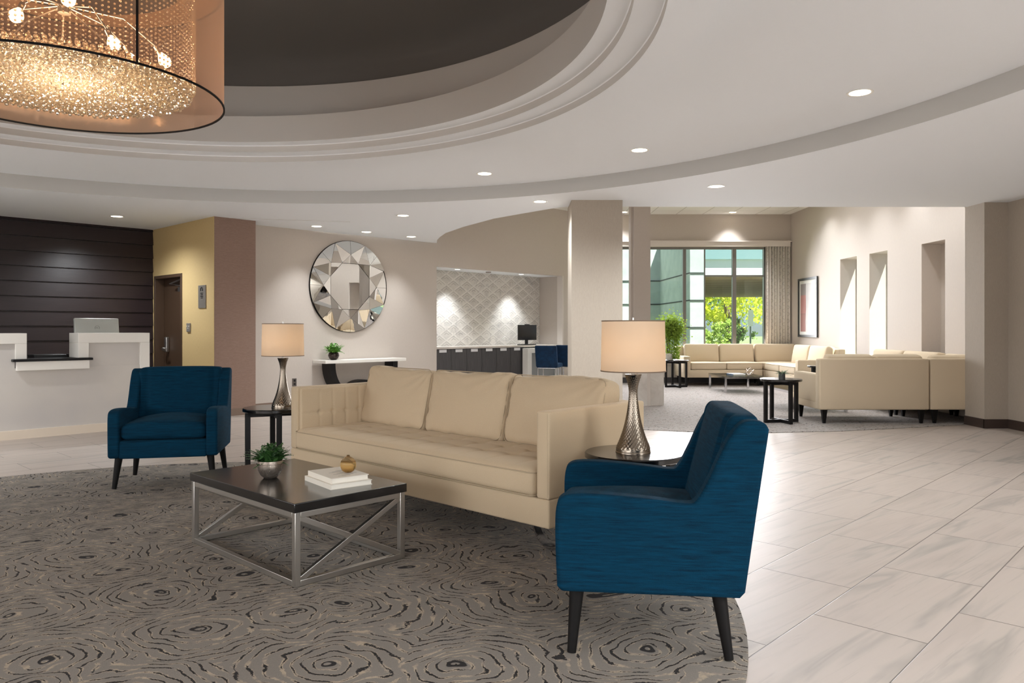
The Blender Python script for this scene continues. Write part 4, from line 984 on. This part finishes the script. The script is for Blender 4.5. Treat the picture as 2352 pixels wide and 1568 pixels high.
yy = n.math('SUBTRACT', 1, s_[1]); rd = n.math('LESS_THAN', n.math('ADD', yy, n.math('MULTIPLY', n.noise(n.coord(), 2, 2), .1)), .42)
col = n.mix(n.noise(n.map(n.coord(), scale=(1, 1, 3)), 2.5, 3), (206, 202, 206), (226, 224, 220)); redc = n.ramp(s_[2], [(.0, (168, 116, 112)), (.35, (160, 112, 110)), (.38, (182, 124, 120)), (.7, (186, 128, 122)), (.76, (150, 140, 140)), (1, (146, 138, 140))], 'CONSTANT')
col = n.mix(rd, col, redc); col = n.mix(n.math('MULTIPLY', n.math('GREATER_THAN', yy, .86), .8), col, (204, 206, 186)); n.col(col); am.node_tree.nodes['Principled BSDF'].inputs['Coat Weight'].default_value = .6
MB().b2((-.012, -w2/2+.05, -h2/2+.05), (-.004, w2/2-.05, h2/2-.05)).build('mat_board', mat('white_mat_board', (232, 230, 224), .6), pf)
MB().b2((-.016, -w2/2+.12, -h2/2+.12), (-.013, w2/2-.12, h2/2-.12)).build('print', am, pf)
plant('potted_plant', 'tiny grey green plant in a small dark cube pot on the lounge side table', (3.56, 10.05, RUG+.58), [(.001, 0), (.042, 0), (.042, .075), (.036, .075), (.036, .06), (.001, .06)], mat('charcoal_pot', (70, 70, 68), .6), mat('grey_green_leaf', (96, 116, 88), .5), 34, .105, .014, .07, (.5, 2.4), .02)
# tall ivy-like plant by the window
iv_ = thing('ivy_plant', 'tall bright green leafy plant on the side table by the window', 'potted plant', (3.36, 16.22, RUG+.58), 0)
MB().lathe([(.001, 0), (.07, 0), (.10, .14), (.092, .14), (.065, .02), (.001, .02)], 28, cap=False).build('pot', mat('white_pot', (220, 216, 206), .4), iv_, smooth=50)
lv = MB()
for i in range(3600):
    z = random.random(); cl_ = random.random()
    if cl_ < .55: c = Vector((random.gauss(.02, .13), random.gauss(0, .10), random.gauss(.70, .12)))
    elif cl_ < .72: c = Vector((random.gauss(.14, .07), random.gauss(-.02, .07), random.gauss(.62, .12)))
    elif cl_ < .88: c = Vector((random.gauss(.11, .045), random.gauss(-.10, .05), random.uniform(.02, .6)))
    else: c = Vector((random.gauss(-.02, .05), random.gauss(0, .05), random.uniform(.1, .85)))
    c.z = max(.04, c.z)
    s1 = random.uniform(.018, .034); a = Vector((random.gauss(0, 1), random.gauss(0, 1), random.gauss(0, .6))).normalized(); b_ = a.cross(Vector((random.gauss(0, 1), random.gauss(0, 1), random.gauss(0, 1)))).normalized()
    lv.add([c-a*s1, c+b_*s1*.55, c+a*s1, c-b_*s1*.55], [(0, 1, 2, 3)])
lv.build('foliage', M_leafb, iv_)
st = MB()
for i in range(7): x = random.uniform(-.04, .04); st.tube([(x, 0, .02), (x*2, random.uniform(-.05, .05), .4), (x*4, random.uniform(-.08, .08), .85)], .006, 5)
st.build('stem', mat('stem_brown', (86, 66, 44), .8), iv_)
book('blue book lying on the far glass table', (4.50, 15.3), .1, .26, .34, .03, mat('blue_cover', (28, 60, 84), .5), z=RUG+.3155, nm='book')
ob = MB(); oc3 = (4.76, 15.25, RUG+.315)
ic = bmesh.new(); bmesh.ops.create_icosphere(ic, subdivisions=1, radius=.085); rots = Matrix.Rotation(.5, 3, 'X')
pz = min((rots @ v.co).z for v in ic.verts)
for e in ic.edges:
    if random.random() < .85: ob.tube([(rots @ v.co)+Vector((0, 0, -pz+.005)) for v in e.verts], .0045, 6)
ic.free(); tag(ob.build('wire_orb', mat('copper_wire', (176, 160, 146), .25, .9), loc=oc3, smooth=60), 'open metal wire orb standing on the far glass table', 'ornament')

# ------------------------------------------------------------------ rear wall windows and curtains (seen in the mirror)
for i, (a, w3) in enumerate(((-1.5, 5.0), (3.0, 2.5))):
    m_ = MB(); m_.b2((a-w3/2-.06, -3.45, .3), (a+w3/2+.06, -3.40, .36)); m_.b2((a-w3/2-.06, -3.45, 2.64), (a+w3/2+.06, -3.40, 2.7))
    for x in [a-w3/2-.06+j*(w3+.08)/4 for j in range(5)]: m_.b2((x, -3.45, .36), (x+.05, -3.40, 2.64))
    struct(m_.build('window_%d' % (i+2), M_trim, rotz=GA))
def rear_curtain(a):
    m_ = MB(); P_ = [(a+.5*j/40, -3.30+.035*math.sin(j*.9)) for j in range(41)]; m_.add([(x, y, z) for z in (.05, 2.75) for x, y in P_], [(j, j+1, 42+j, 41+j) for j in range(40)])
    o = m_.build('curtain', mat('blue_curtain', (40, 84, 120), .8), rotz=GA, smooth=180); mo = o.modifiers.new('thick', 'SOLIDIFY'); mo.thickness = .004
    return tag(o, 'blue curtain on the rear wall reflected in the mirror', 'curtain', 'blue curtains on the rear wall')
for a in (1.1, 4.35, -4.55): rear_curtain(a)

# ------------------------------------------------------------------ outside
M_conc = mat('pale_stucco', (196, 204, 200), .9); n = N(M_conc); n.col(n.ramp(n.noise(n.coord(), 3, 4), [(.3, (186, 194, 190)), (.7, (206, 212, 208))]))
wg = thing('neighbouring_wing', 'pale green grey panelled building wing outside the window', 'building', (0, 0, 0))
MB().b2((1.5, 24.0, -.2), (4.72, 24.6, 6.5)).build('wall', M_conc, wg)
MB().prism([(4.66, 24.2), (4.79, 20.5), (5.19, 20.5), (5.19, 24.6), (4.66, 24.6)], -.2, 4.05).build('wall', M_conc, wg, recalc=True)
M_jt = mat('panel_joint', (58, 66, 66), .8)
for z in (.56, 1.29, 2.02, 2.755):
    MB().b2((1.5, 23.985, z-.018), (4.68, 24.01, z+.018)).build('joint', M_jt, wg)
    MB().add([(4.655, 24.0, z-.018), (4.785, 20.49, z-.018), (4.785, 20.49, z+.018), (4.655, 24.0, z+.018)], [(0, 1, 2, 3)]).build('joint', M_jt, wg)
    MB().b2((4.785, 20.485, z-.014), (5.19, 20.5, z+.014)).build('joint', M_jt, wg)
MB_r = MB().b2((-12, 17.76, H2+.1), (9, 18.3, H2+.5)); tag(MB_r.build('roof_edge', M_conc), 'roof edge above the lounge window', 'roof')
gd = MB().add([(-40, 17.76, -.15), (60, 17.76, -.15), (60, 140, -.15), (-40, 140, -.15)], [(0, 1, 2, 3)]); mg = mat('lawn', (112, 122, 84), .95); struct(gd.build('ground', mg))
cn = thing('entrance_canopy', 'large drive-through canopy with brown slatted soffit outside the window', 'canopy', (0, 0, 0))
m = mat('brown_soffit_boards', (150, 118, 100), .7); n = N(m); s_ = n.sep(n.map(n.coord(), rot=(0, 0, .25))); fr_ = n.math('FRACT', n.math('MULTIPLY', s_[1], .55)); n.col(n.mix(n.math('LESS_THAN', fr_, .05), (158, 122, 104), (214, 188, 170)))
MB().b2((6.2, 28, 3.2), (26, 47, 3.3)).build('soffit', m, cn)
MB().b2((6.2, 27.8, 3.2), (26, 28, 3.78)).build('fascia', mat('white_fascia', (232, 234, 240), .5), cn)
MB().b2((6.1, 27.7, 3.78), (26, 28.1, 4.6)).build('fascia_cap', mat('blue_grey_cladding', (128, 156, 162), .6), cn)
for x, y in ((24.5, 40), (24.5, 46.2), (24.5, 29), ): MB().b2((x-.3, y-.3, -.15), (x+.3, y+.3, 3.2)).build('post', M_conc, cn)
sg = thing('sign_post', 'thin sign post standing outside behind the window', 'sign', (9.45, 30.2, -.15))
MB().tube([(0, 0, 0), (0, 0, 2.2)], .035, 8).build('pole', mat('green_steel_pole', (96, 120, 110), .5), sg); MB().b2((-.10, -.05, 1.5), (.10, -.03, 2.15)).build('panel', mat('sign_panel', (226, 228, 226), .5), sg)
def tree(label, x, y, h, spread, n_, col, ls, trunk=.18, low=.25, nm='tree'):
    t = thing(nm, label, 'tree' if nm == 'tree' else 'shrub', (x, y, -.15))
    tk = MB()
    if nm == 'tree':
        tk.tube([(0, 0, 0), (.05, 0, h*.22), (-.1, .1, h*.36)], [trunk*1.2, trunk, trunk*.8], 10)
        for i in range(9):
            a = random.uniform(0, 2*PI); r_ = spread*random.uniform(.4, .8); z = h*random.uniform(.55, .9)
            tk.tube([(-.05, .05, h*.28), (r_*.35*math.cos(a), r_*.35*math.sin(a), h*.28+(z-h*.28)*.55), (r_*math.cos(a), r_*math.sin(a), z)], [trunk*.5, trunk*.3, .03], 6)
        tk.build('trunk', mat('grey_bark', (128, 112, 92), .9), t)
    lf = MB(); cl2 = [(Vector((random.gauss(0, spread*.5), random.gauss(0, spread*.5), h*random.uniform(low, 1))), random.uniform(.35, .8)) for _ in range(46)]
    for i in range(n_):
        c0, rr = random.choice(cl2); c = c0+Vector([random.gauss(0, rr*.5*spread/2.6) for _ in range(3)]); c.z = max(.05, c.z)
        a = Vector([random.gauss(0, 1) for _ in range(3)]).normalized(); b_ = a.cross(Vector([random.gauss(0, 1) for _ in range(3)])).normalized(); s1 = ls*random.uniform(.6, 1.3)
        lf.add([c-a*s1, c+b_*s1*.6, c+a*s1, c-b_*s1*.6], [(0, 1, 2, 3)])
    lf.build('foliage', shade_mat(label[:12]+'_leaf', col, .4), t); return t
tree('yellow green tree with pale forked trunk seen through the middle pane', 15.3, 54, 8.6, 3.2, 6500, (226, 230, 84), .13, .22, .2)
tree('bright green tree seen through the right pane beside the curtain', 22.0, 61, 9.5, 3.4, 6500, (222, 230, 98), .13, .2, .12)
tree('dark green tree filling the gap far behind the lawn', 20.0, 80, 12, 6.5, 7000, (130, 156, 74), .2, .25, .05)
tree('dark green shrub at the foot of the forked tree', 15.0, 51.5, 2.0, .8, 2600, (92, 124, 60), .09, low=.05, nm='shrub')
tree('light green shrub left of the forked tree', 13.1, 48.8, 1.9, .8, 2600, (186, 206, 110), .08, low=.05, nm='shrub')
tree('grey green shrub below the right pane', 18.6, 49.4, 2.1, .9, 2800, (160, 186, 110), .08, low=.05, nm='shrub')
